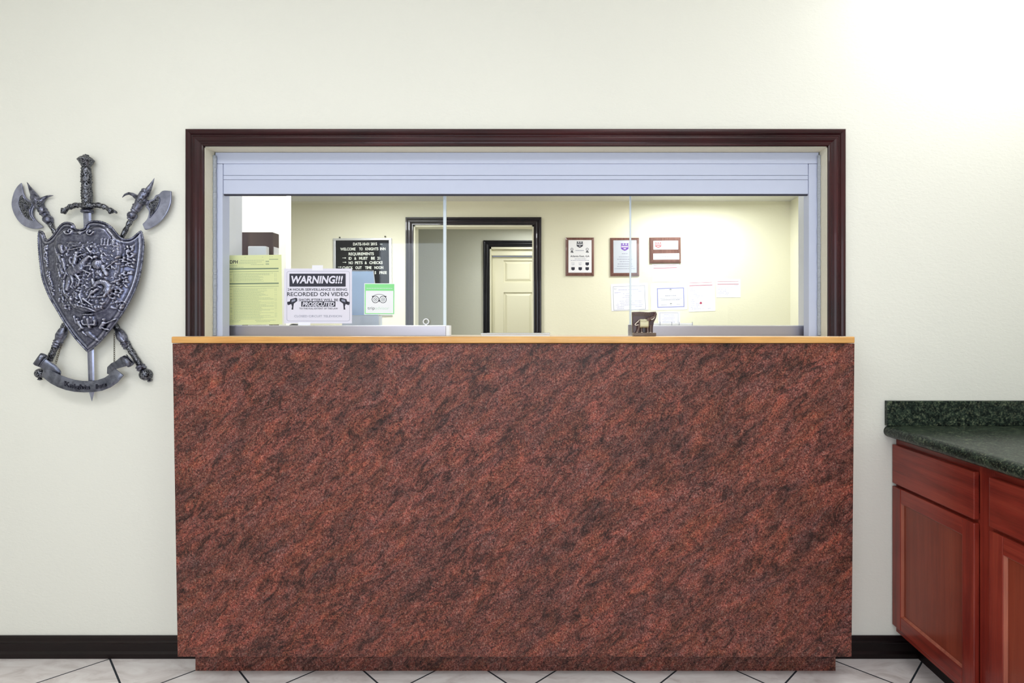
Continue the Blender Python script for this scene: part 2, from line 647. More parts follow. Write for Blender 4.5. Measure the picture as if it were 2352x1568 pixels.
# glass: thin sheet
m = bpy.data.materials.new('clear_sheet_glass'); m.use_nodes = True
n, l = m.node_tree.nodes, m.node_tree.links
for x in list(n):
    if x.type != 'OUTPUT_MATERIAL':
        n.remove(x)
tr = n.new('ShaderNodeBsdfTransparent'); tr.inputs[0].default_value = (.95, .965, .97, 1)
gl = n.new('ShaderNodeBsdfGlossy'); gl.inputs['Roughness'].default_value = .02
fr = n.new('ShaderNodeFresnel'); fr.inputs['IOR'].default_value = 1.42
mx = n.new('ShaderNodeMixShader')
l.new(fr.outputs[0], mx.inputs[0]); l.new(tr.outputs[0], mx.inputs[1]); l.new(gl.outputs[0], mx.inputs[2])
l.new(mx.outputs[0], n['Material Output'].inputs[0])
M['glass'] = m

# ------------------------------------------------------------------ setting
D = 2.25          # lobby wall plane
DW = 2.51         # back face of that wall
OL, OR_ = X(470, D), X(1900, D)      # opening left and right
OT = Z(337, D)                       # opening top
YP = 2.07        # counter front panel
YL = 2.055       # ledge front
LT = Z(773, YL)  # ledge top
LB = Z(788, YL)
YB = 4.30        # office back wall
OC = Z(462, YB)  # office ceiling
XR = 1.96        # lobby right wall
XLf = -2.9
YREAR = -1.7
OXR = X(1815, YB)
YH = 5.35        # hall far wall

struct(obj('floor', MB().box(XLf, XR, YREAR, D, -.05, 0), M['tile'], origin=(0, 0, 0)))
mb = MB()
mb.box(XLf, OL, D, DW, 0, CEIL)
mb.box(OR_, XR, D, DW, 0, CEIL)
mb.box(OL, OR_, D, DW, OT, CEIL)
mb.box(OL, OR_, D, DW, 0, LB)
struct(obj('wall_front', mb, M['wall'], origin=(0, 0, 0)))
struct(obj('wall_left', MB().box(XLf - .1, XLf, YREAR, DW, 0, CEIL), M['wall'], origin=(0, 0, 0)))
struct(obj('wall_right', MB().box(XR, XR + .1, YREAR, DW, 0, CEIL), M['wall'], origin=(0, 0, 0)))
w0, w1, wz0, wz1 = WIN
mb = MB().box(XLf - .1, w0, YREAR - .1, YREAR, 0, CEIL).box(w1, XR + .1, YREAR - .1, YREAR, 0, CEIL)
mb.box(w0, w1, YREAR - .1, YREAR, 0, wz0).box(w0, w1, YREAR - .1, YREAR, wz1, CEIL)
struct(obj('wall_rear', mb, M['wall'], origin=(0, 0, 0)))
mb = MB().box(w0, w1, YREAR - .07, YREAR - .02, wz0, wz0 + .05).box(w0, w1, YREAR - .07, YREAR - .02, wz1 - .05, wz1)
for a in (w0, w0 + (w1 - w0) / 3 - .025, w0 + (w1 - w0) * 2 / 3 - .025, w1 - .05):
    mb.box(a, a + .05, YREAR - .07, YREAR - .02, wz0 + .05, wz1 - .05)
struct(obj('window_1', mb, M['alum'], origin=(0, 0, 0)))
area('daylight', ((w0 + w1) / 2, YREAR - .12, (wz0 + wz1) / 2), (w1 - w0, wz1 - wz0), DAYLIGHT, (.84, .92, 1.0), (math.pi / 2, 0, 0))
struct(obj('ceiling', MB().box(XLf - .1, XR + .1, YREAR - .1, DW, CEIL, CEIL + .1), M['lceil'], origin=(0, 0, 0)))

# office
struct(obj('floor', MB().box(-3.2, OXR + .1, DW, YH + .1, -.05, 0), M['tile'], origin=(0, 0, 0)))
DL, DR, DT = X(950, YB), X(1226, YB), Z(517, YB)   # doorway opening
mb = MB()
mb.box(-3.2, DL, YB, YB + .1, 0, OC)
mb.box(DR, OXR, YB, YB + .1, 0, OC)
mb.box(DL, DR, YB, YB + .1, DT, OC)
struct(obj('wall_back', mb, M['owall'], origin=(0, 0, 0)))
struct(obj('wall_office_right', MB().box(OXR, OXR + .1, DW, YB + .1, 0, OC), M['owall'], origin=(0, 0, 0)))
struct(obj('wall_office_left', MB().box(-3.3, -3.2, DW, YB + .1, 0, OC), M['owall'], origin=(0, 0, 0)))
struct(obj('wall_partition', MB().box(-3.2, X(657, 3.3), 3.3, 3.36, 0, OC), M['white_wall'], origin=(0, 0, 0)))
struct(obj('ceiling_office', MB().box(-3.3, OXR + .1, DW, YH + .1, OC, OC + .1), M['ceil'], origin=(0, 0, 0)))
# jamb linings of the wall opening behind the shutter
mb = MB()
mb.box(OL, OL + .004, 2.37, DW, LT, OT).box(OR_ - .004, OR_, 2.37, DW, LT, OT)
struct(obj('trim_5', mb, M['white'], origin=(0, 0, 0)))
# drywall return in front of the shutter, rough plaster
mb = MB()
mb.box(OL, OL + .003, D, 2.31, LT, OT).box(OR_ - .003, OR_, D, 2.31, LT, OT).box(OL, OR_, D, 2.31, OT - .003, OT)
struct(obj('trim_4', mb, M['reveal'], origin=(0, 0, 0)))
# grey caulk beads beside the guides
mb = MB()
for s, x in ((1, OL + .004), (-1, OR_ - .004)):
    path, rr = [], []
    k = 0
    zz = LT + .002
    while zz < OT - .01:
        path.append((x + s * .004, 2.303, zz)); rr.append(.006 + .0022 * random.random())
        zz += .012
    mb.tube(path, rr, 8)
o = obj('trim_6', mb, M['caulk'], origin=(0, 0, 0), smooth=True)
struct(o)

# hall behind the doorway
mb = MB()
D2L, D2T, D2R = X(1125, YH), Z(567, YH), X(1337, YH)
mb.box(-2.4, D2L, YH, YH + .12, 0, OC).box(D2R, 1.2, YH, YH + .12, 0, OC).box(D2L, D2R, YH, YH + .12, D2T, OC)
struct(obj('wall_hall_back', mb, M['hwall'], origin=(0, 0, 0)))
struct(obj('wall_hall_left', MB().box(-2.5, -2.4, YB + .1, YH, 0, OC), M['hwall'], origin=(0, 0, 0)))
struct(obj('wall_hall_right', MB().box(1.2, 1.3, YB + .1, YH, 0, OC), M['hwall'], origin=(0, 0, 0)))
mb = MB().box(DL, DL + .012, YB - .002, YB + .102, 0, DT).box(DR - .012, DR, YB - .002, YB + .102, 0, DT).box(DL, DR, YB - .002, YB + .102, DT - .012, DT)
struct(obj('trim_7', mb, M['owall'], origin=(0, 0, 0)))


def casing(name, x0, x1, zt, zb, y, w, prof, mh, mv, frontw=0):
    """mitred casing around an opening (x0..x1, top zt) down to zb; prof: (outward 0..1, thickness)"""
    for side in ('left', 'top', 'right'):
        rows = []
        for t, d in prof:
            a = w * t
            if side == 'left':
                rows.append([(x0 - a, y - d, zb), (x0 - a, y - d, zt + a)])
            elif side == 'right':
                rows.append([(x1 + a, y - d, zt + a), (x1 + a, y - d, zb)])
            else:
                rows.append([(x0 - a, y - d, zt + a), (x1 + a, y - d, zt + a)])
        n = len(rows)
        mb = MB()
        rows2 = rows
        vs = [p for r in rows2 for p in r]
        fs = [(2 * i, 2 * i + 1, 2 * i + 3, 2 * i + 2) for i in range(n - 1)]
        fs.append((2 * (n - 1), 2 * (n - 1) + 1, 1, 0))
        fs.append(tuple(2 * i for i in range(n)))
        fs.append(tuple(2 * i + 1 for i in range(n - 1, -1, -1)))
        mb.add(vs, fs)
        yield side, mb


PROF = [(0, 0), (0, .010), (.05, .013), (.13, .013), (.17, .009), (.24, .010), (.33, .014), (.44, .0165), (.55, .0165), (.60, .0125),
        (.66, .013), (.72, .018), (.82, .0215), (.93, .0215), (.98, .019), (1, .014), (1, 0)]
cw = .0655


def add_casing(name, *a):
    root = bpy.data.objects.new(name, None); COL.objects.link(root); struct(root); ORIG[root.name] = Vector((0, 0, 0))
    for side, mb in casing(name, *a):
        o = obj('casing_board', mb, a[7] if side == 'top' else a[8], root)
    return root


add_casing('trim_1', OL, OR_, OT, LT, D, cw, PROF, M['mah_h'], M['mah_v'])
add_casing('trim_2', DL, DR, DT, 0, YB, .058, PROF, M['dark'], M['dark'])
add_casing('trim_3', D2L, D2R, D2T, 0, YH, .060, PROF, M['black'], M['black'])

# hall door
root = bpy.data.objects.new('door_1', None); COL.objects.link(root); struct(root); ORIG[root.name] = Vector((0, 0, 0))
mb = MB()
mb.box(D2L, D2L + .014, YH - .004, YH + .12, 0, D2T).box(D2R - .014, D2R, YH - .004, YH + .12, 0, D2T).box(D2L, D2R, YH - .004, YH + .12, D2T - .02, D2T)
mb.box(D2L + .014, D2R - .014, YH + .03, YH + .06, D2T - .075, D2T - .02)
obj('door_jamb', mb, M['door'], root)
yd = YH + .075
a0, a1 = D2L + .016, D2R - .016
zt = Z(590, yd)
pxs = [(X(1157, yd), X(1223, yd))]
wpan = pxs[0][1] - pxs[0][0]
midx = (a0 + a1) / 2
left = pxs[0]
right = (a0 + a1 - left[1], a0 + a1 - left[0])
zrows = [(Z(648, yd), Z(598, yd)), (.95, Z(671, yd)), (.22, .80)]
mb = MB().box(a0, a1, yd + .014, yd + .03, 0, zt)
xs = [a0, left[0], left[1], right[0], right[1], a1]
for i in (0, 2, 4):
    mb.box(xs[i], xs[i + 1], yd, yd + .014, 0, zt)
zs = [0, zrows[2][0], zrows[2][1], zrows[1][0], zrows[1][1], zrows[0][0], zrows[0][1], zt]
for (xa, xb) in (left, right):
    for i in (0, 2, 4, 6):
        mb.box(xa, xb, yd, yd + .014, zs[i], zs[i + 1])
leaf = obj('door_leaf', mb, M['door'], root)
for (xa, xb) in (left, right):
    for (za, zb_) in zrows:
        g = .012
        q = MB()
        q.add([(xa + g, yd + .013, za + g), (xb - g, yd + .013, za + g), (xb - g, yd + .013, zb_ - g), (xa + g, yd + .013, zb_ - g),
               (xa + g + .02, yd + .003, za + g + .02), (xb - g - .02, yd + .003, za + g + .02), (xb - g - .02, yd + .003, zb_ - g - .02), (xa + g + .02, yd + .003, zb_ - g - .02)],
              [(0, 1, 5, 4), (1, 2, 6, 5), (2, 3, 7, 6), (3, 0, 4, 7), (4, 5, 6, 7), (3, 2, 1, 0)])
        obj('raised_panel', q, M['door'], leaf)


def baseboard(name, x0, x1, zt):
    prof = [(0, 0), (.020, 0), (.020, .018), (.016, .022), (.013, .026), (.013, zt - .028), (.016, zt - .022), (.011, zt - .017), (.010, zt - .006), (.006, zt), (0, zt)]
    n = len(prof)
    vs = [(x0, D - a, z) for a, z in prof] + [(x1, D - a, z) for a, z in prof]
    fs = [(i, (i + 1) % n, (i + 1) % n + n, i + n) for i in range(n)] + [tuple(range(n)), tuple(range(2 * n - 1, n - 1, -1))]
    struct(obj(name, MB().add(vs, fs), M['base'], origin=(0, 0, 0)))


PX0, PX1 = X(396, YP), X(1963, YP)
PB0, PB1 = X(408, YP), X(1956, YP)
baseboard('baseboard_left', XLf, PB0 + .005, .083)
CABX = X(2047, D)
baseboard('baseboard_right', PB1 - .005, CABX + .10, .083)

# ------------------------------------------------------------------ lamps (the rooms' ceiling panels, with unseen ones added to brighten the office)
for i, (x, y, sx, sy, pw, colr) in enumerate(LOBBY):
    t = thing('ceiling_light', ['square-cornered fluorescent ceiling panel at the left of the lobby', 'fluorescent ceiling panel in the middle of the lobby',
                                'square ceiling panel close to the counter wall above the granite worktop'][i], 'ceiling light', (x, y, CEIL - .04))
    obj('housing', MB().box(x - sx / 2 - .03, x + sx / 2 + .03, y - sy / 2 - .03, y + sy / 2 + .03, CEIL - .03, CEIL), M['lampcase'], t)
    obj('diffuser', MB().box(x - sx / 2, x + sx / 2, y - sy / 2, y + sy / 2, CEIL - .04, CEIL - .03), M['diff'], t)
    a = area('lobby_lamp', (x, y, CEIL - .045), (sx, sy), pw, colr)
for i, (x, y, sx, sy, pw, colr) in enumerate(OFFICE + HALL):
    t = thing('ceiling_light', ['bright ceiling panel of the office near the framed plaques', 'small unseen ceiling panel added to whiten the office partition', 'square unseen ceiling panel added to brighten the wall around the letter board',
                                'small ceiling panel in the hall beyond the office doorway'][i], 'ceiling light', (x, y, OC - .03))
    obj('housing', MB().box(x - sx / 2 - .02, x + sx / 2 + .02, y - sy / 2 - .02, y + sy / 2 + .02, OC - .02, OC), M['lampcase'], t)
    obj('diffuser', MB().box(x - sx / 2, x + sx / 2, y - sy / 2, y + sy / 2, OC - .028, OC - .02), M['diff'], t)
    area('office_lamp', (x, y, OC - .033), (sx, sy), pw, colr)

# ------------------------------------------------------------------ reception counter
root = thing('reception_counter', 'reception counter faced with speckled red granite laminate below the service window', 'counter', ((PX0 + PX1) / 2, 2.15, 0))
zb = Z(1508, YP)
mb = MB()
t = .02
mb.add([(PB0, YP, zb), (PB1, YP, zb), (PX1, YP, LB - .0015), (PX0, YP, LB - .0015), (PB0, YP + t, zb), (PB1, YP + t, zb), (PX1, YP + t, LB - .0015), (PX0, YP + t, LB - .0015)],
       [(0, 1, 2, 3), (7, 6, 5, 4), (0, 4, 5, 1), (1, 5, 6, 2), (2, 6, 7, 3), (3, 7, 4, 0)])
obj('front_panel', mb, M['redgran'], root, bevel=.001)
TB0, TB1 = X(449, 2.152), X(1919, 2.152)
obj('toe_kick', MB().box(TB0, TB1, 2.152, 2.24, 0, zb), M['redgran'], root)
for s in (0, 1):
    b0, b1 = (PB0, PX0) if s == 0 else (PB1, PX1)
    dx = .018 if s == 0 else -.018
    mb = MB().add([(b0, YP + t, zb), (b0 + dx, YP + t, zb), (b1 + dx, YP + t, LB - .0015), (b1, YP + t, LB - .0015), (b0, D - .021, zb), (b0 + dx, D - .021, zb), (b1 + dx, D - .021, LB - .0015), (b1, D - .021, LB - .0015)],
                  [(0, 1, 2, 3), (7, 6, 5, 4), (0, 4, 5, 1), (1, 5, 6, 2), (2, 6, 7, 3), (3, 7, 4, 0)])
    obj('end_panel', mb, M['redgran'], root)

# ledge (worktop) passing through the opening
LX0, LX1 = X(393, YL), X(1964, YL)
root = thing('counter_ledge', 'peach laminate ledge with a rounded oak front edge on top of the red counter', 'worktop', ((LX0 + LX1) / 2, 2.2, LB))
obj('ledge_top', MB().prism([(LX0, YL + .019, LB), (LX1, YL + .019, LB), (LX1, D - .001, LB), (OR_ - .001, D - .001, LB), (OR_ - .001, 2.78, LB), (OL + .001, 2.78, LB), (OL + .001, D - .001, LB), (LX0, D - .001, LB)], (0, 0, LT - LB)), M['peach'], root)
obj('oak_edging', MB().box(LX0, LX1, YL, YL + .019, LB, LT + .0005), M['oak'], root, bevel=.004, bevseg=3)

# ------------------------------------------------------------------ rolling shutter
root = thing('rolling_shutter', 'lavender-white metal roller shutter raised at the top of the service window', 'shutter', ((OL + OR_) / 2, 2.34, LT))
ys = 2.31
hx0, hx1 = OL + .006, OR_ - .006
obj('header_box', MB().box(hx0, hx1, ys, 2.365, Z(376, ys) + .001, Z(350, ys)), M['shut'], root, bevel=.0012)
gl0, gr0 = X(511, ys), X(1858, ys)
obj('side_guide', MB().box(hx0, gl0, ys, 2.36, LT, Z(376, ys) - .0005), M['shut'], root, bevel=.0012)
obj('side_guide', MB().box(gr0, hx1, ys, 2.36, LT, Z(376, ys) - .0005), M['shut'], root, bevel=.0012)
ys2 = ys + .004
for (a, b_) in ((376, 403), (403, 413), (413, 446)):
    obj('slat' if b_ != 446 else 'bottom_bar', MB().box(gl0 + .0015, gr0 - .0015, ys2, ys2 + .016, Z(b_, ys2) + .0014, Z(a, ys2)), M['shut'], root, bevel=.0012)
obj('dark_edge_strip', MB().box(gl0 + .002, gr0 - .002, ys2 + .003, ys2 + .013, Z(448.5, ys2), Z(446, ys2) + .0012), M['ink'], root)  # dark strip along the lower edge of the bottom bar

# ------------------------------------------------------------------ glass screens
YG = 2.40
zgt = Z(430, YG)


def pane(px0, px1, label, side):
    x0, x1 = max(X(px0, YG), OL + .006), X(px1, YG)
    root = thing('glass_screen', label, 'glass screen', ((x0 + x1) / 2, YG, LT))
    zc = Z(748.5, YG - .016)
    obj('glass_pane', MB().box(x0, x1, YG, YG + .008, LT + .004, zgt), M['glass'], root)
    # polished edge strip
    xe = x1 if side == 'left' else x0
    if side == 'left':
        obj('polished_edge', MB().box(xe + .0002, xe + .0125, YG - .002, YG + .010, LT + .004, zgt), M['edge'], root, bevel=.001)
    else:
        obj('polished_edge', MB().box(xe - .0075, xe - .0002, YG, YG + .008, LT + .004, zgt), M['edge'], root, bevel=.001)
    c0, c1 = (OL + .006, X(1024, YG - .016)) if side == 'left' else (X(1452, YG - .016), X(1858, YG - .016))
    mb = MB().prism([(c0, a, z_) for a, z_ in ((YG - .016, LT), (YG - .016, zc), (YG - .0005, zc), (YG - .0005, LT + .003), (YG + .0085, LT + .003), (YG + .0085, zc), (YG + .02, zc), (YG + .02, LT))], (c1 - c0, 0, 0))
    obj('bottom_channel', mb, M['alu'], root, bevel=.0012)
    obj('channel_lip', MB().box(c0, c1, YG - .0155, YG - .001, zc + .0002, zc + .003), M['steel'], root)
    return root, zc


gL, zc = pane(514, 1018, 'left fixed glass screen in an aluminium sill channel, carrying notices', 'left')
gR, zc = pane(1450, 1857, 'right fixed glass screen in a shorter aluminium sill channel behind the elephant', 'right')
obj('end_cap', MB().box(X(1024, YG - .016) + .0005, X(1033, YG - .016), YG - .018, YG + .02, LT, zc + .003), M['white'], gL, bevel=.002)
obj('edge_clip', MB().box(X(1442.5, YG - .016), X(1451, YG - .016), YG - .016, YG - .0025, LT, Z(745, YG)), M['steel'], gR, bevel=.001)
mb = MB()
hc = P(978.5, 738.5, YG - .008)
mb.torus(hc, .0115, .0026, 'y')
mb.lathe((hc.x, hc.y, zc + .0028), (hc.x, hc.y, hc.z - .011), [(0, .004), (.5, .003), (1, .0025)], 10)
obj('eye_bolt', mb, M['white'], gL, smooth=True)

# ------------------------------------------------------------------ notices on the left glass
YN = YG - .0006    # notices are taped to the front of the glass


def notice(name, sh, m_, label, cat, th=.0003):
    ctr = sh.pt(sh.cx, sh.y1)
    root = thing(name, label, cat, ctr)
    obj('sheet', sh.base(th), m_, root)
    return root


# inspection form
sh = Sheet(526, 585.5, 647.5, 745.5, YN, .7)
root = notice('inspection_form', sh, M['yellow'], 'pale green-yellow printed inspection form taped to the left glass', 'form')
mbd, mbl, mbt = MB(), MB(), MB()
e = .0003
sx0, sx1 = 527, 641
for yy in (617.0, 651.0):
    sh.rect(sx0 + .5, yy - 1.6, sx1 - .5, yy + 1.6, e, .0002, mbd)
    sh.rect(sx0 + .5, yy + 6.5 - .4, sx1 - .5, yy + 6.5 + .5, e, .0002, mbd)
rnd = random.Random(3)
yy = 627.0
while yy < 734:
    if not (647 < yy < 660):
        x = sx0 + 9
        full = rnd.random() < .25
        end = sx1 - 12 if full else rnd.uniform(592, 622)
        while x < end:
            ww = rnd.uniform(1.2, 4.5)
            sh.rect(x, yy, min(x + ww, end), yy + .75, e, .0002, mbl)
            x += ww + .7
        if rnd.random() < .8:
            sh.rect(sx1 - 10, yy, sx1 - 8.6, yy + .8, e, .0002, mbl)
            sh.rect(sx1 - 6.5, yy, sx1 - 5.4, yy + .8, e, .0002, mbl)
        if rnd.random() < .35:
            sh.rect(sx0 + 1.5, yy, sx0 + 6, yy + .8, e, .0002, mbl)
    yy += 2.02
for (a, b_, y0_) in ((553, 608, 597), (550, 602, 601), (550, 590, 604), (528, 545, 609), (577, 607, 607), (528, 560, 613),
                     (528, 552, 735), (528, 548, 738), (585, 632, 735), (588, 620, 738)):
    x = a
    while x < b_:
        ww = rnd.uniform(1.5, 5)
        sh.rect(x, y0_, min(x + ww, b_), y0_ + 1, e, .0002, mbl)
        x += ww + .8
sh.rect(619, 595.2, 640, 596.4, e, .0002, mbd)
sh.rect(611, 599, 619, 602, e, .0002, mbl); sh.rect(611, 605, 619, 608, e, .0002, mbl)
for (a, b_) in ((563, 590), (603, 590), (620, 589.5), (625, 589.5)):
    sh.rect(a, b_, a + 2, b_ + 1, e, .0002, mbl)
textmb('DPH', 529, 547, 600.5, 8, YN - e - .0003, sh, bold=.02, mb=mbt)
obj('form_rows', mbl, M['inkg2'], root)
obj('section_bars', mbd, M['inkg'], root)
obj('agency_letters', mbt, M['ink'], root)

# warning notice
sh = Sheet(652.5, 616.5, 808.5, 742.5, YN, -.0)
root = notice('warning_notice', sh, M['lav'], 'white WARNING video surveillance notice taped to the left glass', 'notice')
dk, gy, wt, sd = MB(), MB(), MB(), MB()
sh.rect(665, 628.3, 794, 658, e, .0003, dk)
sh.rect(692, 692, 770.5, 704, e, .0003, dk)
YT = YN - e - .0005
textmb('WARNING!!!', 669, 787.5, 641.5, 17, YT - .0003, sh, shear=.18, bold=.035, mb=wt)
pw = textmb('PROSECUTED', 694.5, 768, 698, 9.5, YT - .0003, sh, shear=.18, bold=.03)
obj('prosecuted_lettering', pw, M['lav'], root)
textmb('24 HOUR SERVEILLANCE IS BEING', 661, 797, 664.5, 5.6, YT, sh, bold=.012, mb=dk)
textmb('RECORDED ON VIDEO', 659.5, 800, 675, 9.2, YT, sh, bold=.012, mb=dk)
textmb('SHOPLIFTERS WILL BE', 686, 777, 688.3, 6, YT, sh, bold=.01, mb=dk)
textmb('TO THE FULL EXTENT OF THE LAW', 687.5, 776, 708.2, 3.8, YT, sh, bold=.01, mb=dk)
textmb('CLOSED CIRCUIT TELEVISION', 676, 785, 725.7, 5.2, YT, sh, bold=.0, mb=sd)
# thin rounded border
bx0, bx1, by0, by1, r = 659, 803.5, 623, 737, 5
ring = []
for (cx_, cy_, s0) in ((bx1 - r, by0 + r, -90), (bx1 - r, by1 - r, 0), (bx0 + r, by1 - r, 90), (bx0 + r, by0 + r, 180)):
    for k in range(7):
        a = math.radians(s0 + 15 * k)
        ring.append((cx_ + r * math.cos(a), cy_ + r * math.sin(a)))
ring.append(ring[0])
for i in range(len(ring) - 1):
    (a, b_), (c_, d_) = ring[i], ring[i + 1]
    L = math.hypot(c_ - a, d_ - b_) or 1
    nx, ny = -(d_ - b_) / L * .3, (c_ - a) / L * .3
    sh.poly([(a + nx, b_ + ny), (c_ + nx, d_ + ny), (c_ - nx, d_ - ny), (a - nx, b_ - ny)], e, .0002, sd)
# two camcorder drawings
for s, cx_ in ((1, 672.0), (-1, 791.0)):
    dk2, gy = MB(), MB()
    def q(pts):
        return [(cx_ + s * (a - 672.0), b_) for a, b_ in pts]
    sh.poly(q([(667, 687), (680, 683.5), (683, 685.5), (683, 691), (675, 697), (667, 698.5), (665, 695)]), e, .0002, dk2)
    sh.poly(q([(660, 693), (666, 692), (667, 699), (662, 700.5), (660, 698)]), e, .0002, dk2)
    sh.poly(q([(669, 698), (675, 697), (674, 704), (673.5, 711), (669.5, 710.5), (671, 704)]), e, .0002, dk2)
    sh.poly(q([(670, 688.5), (678.5, 686.5), (678.5, 691), (670, 694)]), e + .0003, .0002, gy)
    cp = obj('camcorder_print', dk2, M['ink'], root)
    obj('viewfinder_print', gy, M['ink2'], cp)
obj('black_print', dk, M['ink'], root)
obj('warning_lettering', wt, M['lav'], root)
obj('faded_lettering', sd, M['ink2'], root)
mb = MB()
sh.rect(717, 609, 742, 621, e + .0004, .0002, mb)
obj('tape', mb, M['tape'], root)
mb = MB()
sh.rect(685, 740, 713, 748, e + .0004, .0002, mb)
obj('tape', mb, M['tape'], root)

# travel site sticker
sh = Sheet(836.5, 650.5, 907, 722.5, YN, -.3)
root = notice('travel_sticker', sh, M['white'], 'square mint-bordered owl logo sticker on the left glass', 'sticker')
g, wh, bk, fa, tg = MB(), MB(), MB(), MB(), MB()
sh.rect(838, 652, 905.5, 667.5, e, .0002, g)
sh.rect(838, 667.5, 840, 721, e, .0002, g); sh.rect(903.5, 667.5, 905.5, 721, e, .0002, g); sh.rect(840, 719, 903.5, 721, e, .0002, g)
x = 842
rnd = random.Random(5)
while x < 900:
    ww = rnd.uniform(2, 6); sh.rect(x, 661.3, min(901, x + ww), 662.8, e + .0002, .0002, wh); x += ww + .8


def annulus(sh, cx_, cy_, r0, r1, off, mb, a0=0, a1=360, sy=1.0, n=28):
    for i in range(n):
        t0 = math.radians(a0 + (a1 - a0) * i / n); t1 = math.radians(a0 + (a1 - a0) * (i + 1) / n)
        pts = [(cx_ + r1 * math.cos(t0), cy_ + sy * r1 * math.sin(t0)), (cx_ + r1 * math.cos(t1), cy_ + sy * r1 * math.sin(t1)),
               (cx_ + r0 * math.cos(t1), cy_ + sy * r0 * math.sin(t1)), (cx_ + r0 * math.cos(t0), cy_ + sy * r0 * math.sin(t0))]
        if r0 < .01:
            pts = pts[:3]
        sh.poly(pts, off, .0002, mb)


for cx_ in (862.3, 879.8):
    annulus(sh, cx_, 687.5, 7.0, 8.3, e, bk)
    annulus(sh, cx_, 687.5, 3.3, 4.2, e, bk)
    annulus(sh, cx_, 687.5, .0, 1.2, e, bk, n=10)
sh.poly([(869, 689), (873, 689), (871, 694.5)], e, .0002, bk)
sh.poly([(854, 679.5), (860, 680), (856, 683.5)], e, .0002, bk)
sh.poly([(888, 679.5), (882, 680), (886, 683.5)], e, .0002, bk)
annulus(sh, 871, 688, 17.5, 18.7, e, bk, 222, 318, .68, 18)
textmb('trip', 844.5, 861, 707, 7.2, YN - e - .0003, sh, mb=tg)
textmb('advisor', 862, 894, 707, 7.2, YN - e - .0003, sh, mb=fa)
obj('green_border', g, M['green'], root)
obj('owl_logo', bk, M['ink'], root)
obj('grey_lettering', tg, M['tgrey'], root)
obj('faint_lettering', fa, M['tfaint'], root)
obj('banner_lettering', wh, M['tfaint'], root)

# ------------------------------------------------------------------ things on the ledge behind the glass
y1, y2 = 2.60, 2.657
root = thing('brown_organizer', 'dark brown laminate organizer box standing behind the yellow form', 'box', (X(586, y1), (y1 + y2) / 2, LT))
obj('box_body', MB().box(X(544.5, y1), X(627, y1), y1, y2, LT, Z(533, y1)), M['brownlam'], root, bevel=.002)
mb = MB().box(X(627, y1) + .0002, X(627, y1) + .001, y1 + .006, y2 - .004, Z(586, y1), Z(566, y1))
obj('side_label', mb, M['paper'], root)
y1 = 2.555
o = obj('card_holder', MB().box(X(569, y1), X(611, y1), y1, y1 + .03, LT, Z(565, y1)), M['white'], bevel=.004, bevseg=3)
tag(o, 'narrow white plastic holder in front of the brown organizer box', 'holder')

# light blue sheet stand
y1 = 2.62
root = thing('sign_stand', 'pale blue desk stand half hidden behind the WARNING notice', 'stand', (X(820, y1), y1, LT))
pts = [P(786, 623, y1), P(857, 623, y1), P(868, 724, y1), P(786, 724, y1)]
mb = MB().prism(pts, (0, .006, 0))
obj('blue_sheet', mb, M['blue'], root)
pts = [P(786, 725, y1 - .008), P(870, 725, y1 - .008), Vector((X(872, y1), y1 - .008, LT)), Vector((X(786, y1), y1 - .008, LT))]
obj('stand_base', MB().prism(pts, (0, .05, 0)), M['blue2'], root, bevel=.001)
mb = MB().tube([P(785, 621.5, y1 - .001), P(857.5, 621.5, y1 - .001), P(869.5, 725, y1 - .001)], .0018, 6)
obj('clear_rim', mb, M['white'], root)
o = obj('stapler', MB().prism([P(668, 752, 2.5) * 1, P(671, 743, 2.5), P(680, 741.5, 2.5), P(682, 744, 2.5), Vector((X(700, 2.5), 2.5, LT)), Vector((X(664, 2.5), 2.5, LT))][0:5] if False else
        [Vector((X(664, 2.5), 2.5, LT)), P(664, 746, 2.5), P(672, 743.5, 2.5), P(682, 744.5, 2.5), Vector((X(684, 2.5), 2.5, LT))], (0, .04, 0)), M['ink'], bevel=.002)
tag(o, 'small dark stapler on the ledge, just showing under the WARNING notice', 'stapler')

# white deal tray on the ledge in the middle
x0, x1 = X(1106, 2.36), X(1262, 2.36)
root = thing('paper_tray', 'flat white tray lying on the ledge in the open middle of the window', 'tray', ((x0 + x1) / 2, 2.44, LT))
mb = MB().box(x0, x1, 2.36, 2.56, LT, LT + .003)
obj('tray_floor', mb, M['white'], root)
mb = MB().tube([(x0, 2.36, LT + .0075), (x1, 2.36, LT + .0075), (x1, 2.56, LT + .0075), (x0, 2.56, LT + .0075)], .0042, 8, closed=True)
obj('tray_rim', mb, M['steel'], root)

# ------------------------------------------------------------------ elephant bookend
ye = 2.235
ex0, ex1 = X(1451, ye), X(1508, ye)
root = thing('elephant_bookend', 'dark brown carved elephant bookend with raised trunk on the ledge', 'bookend', ((ex0 + ex1) / 2, ye, LT))
Q = lambda a, b_, y: P(a, b_ + 1.5, y)
mb = MB().prism([Vector((X(1452, ye), ye, LT)), Vector((X(1504, ye), ye, LT)), P(1504, 763.5, ye), P(1452, 763.5, ye)], (0, -.034, 0))
obj('carved_base', mb, M['elebase'], root, bevel=.003, bevseg=3)
bk = [(1453, 765), (1452, 740), (1450.5, 716.5), (1470, 715.8), (1488, 717), (1506, 715.5), (1508, 721), (1506, 730), (1501, 740), (1499, 752), (1499, 765)]
mb = MB().prism([P(a, b_, ye) for a, b_ in bk], (0, -.010, 0))
obj('backing', mb, M['elebrown'], root, bevel=.002)
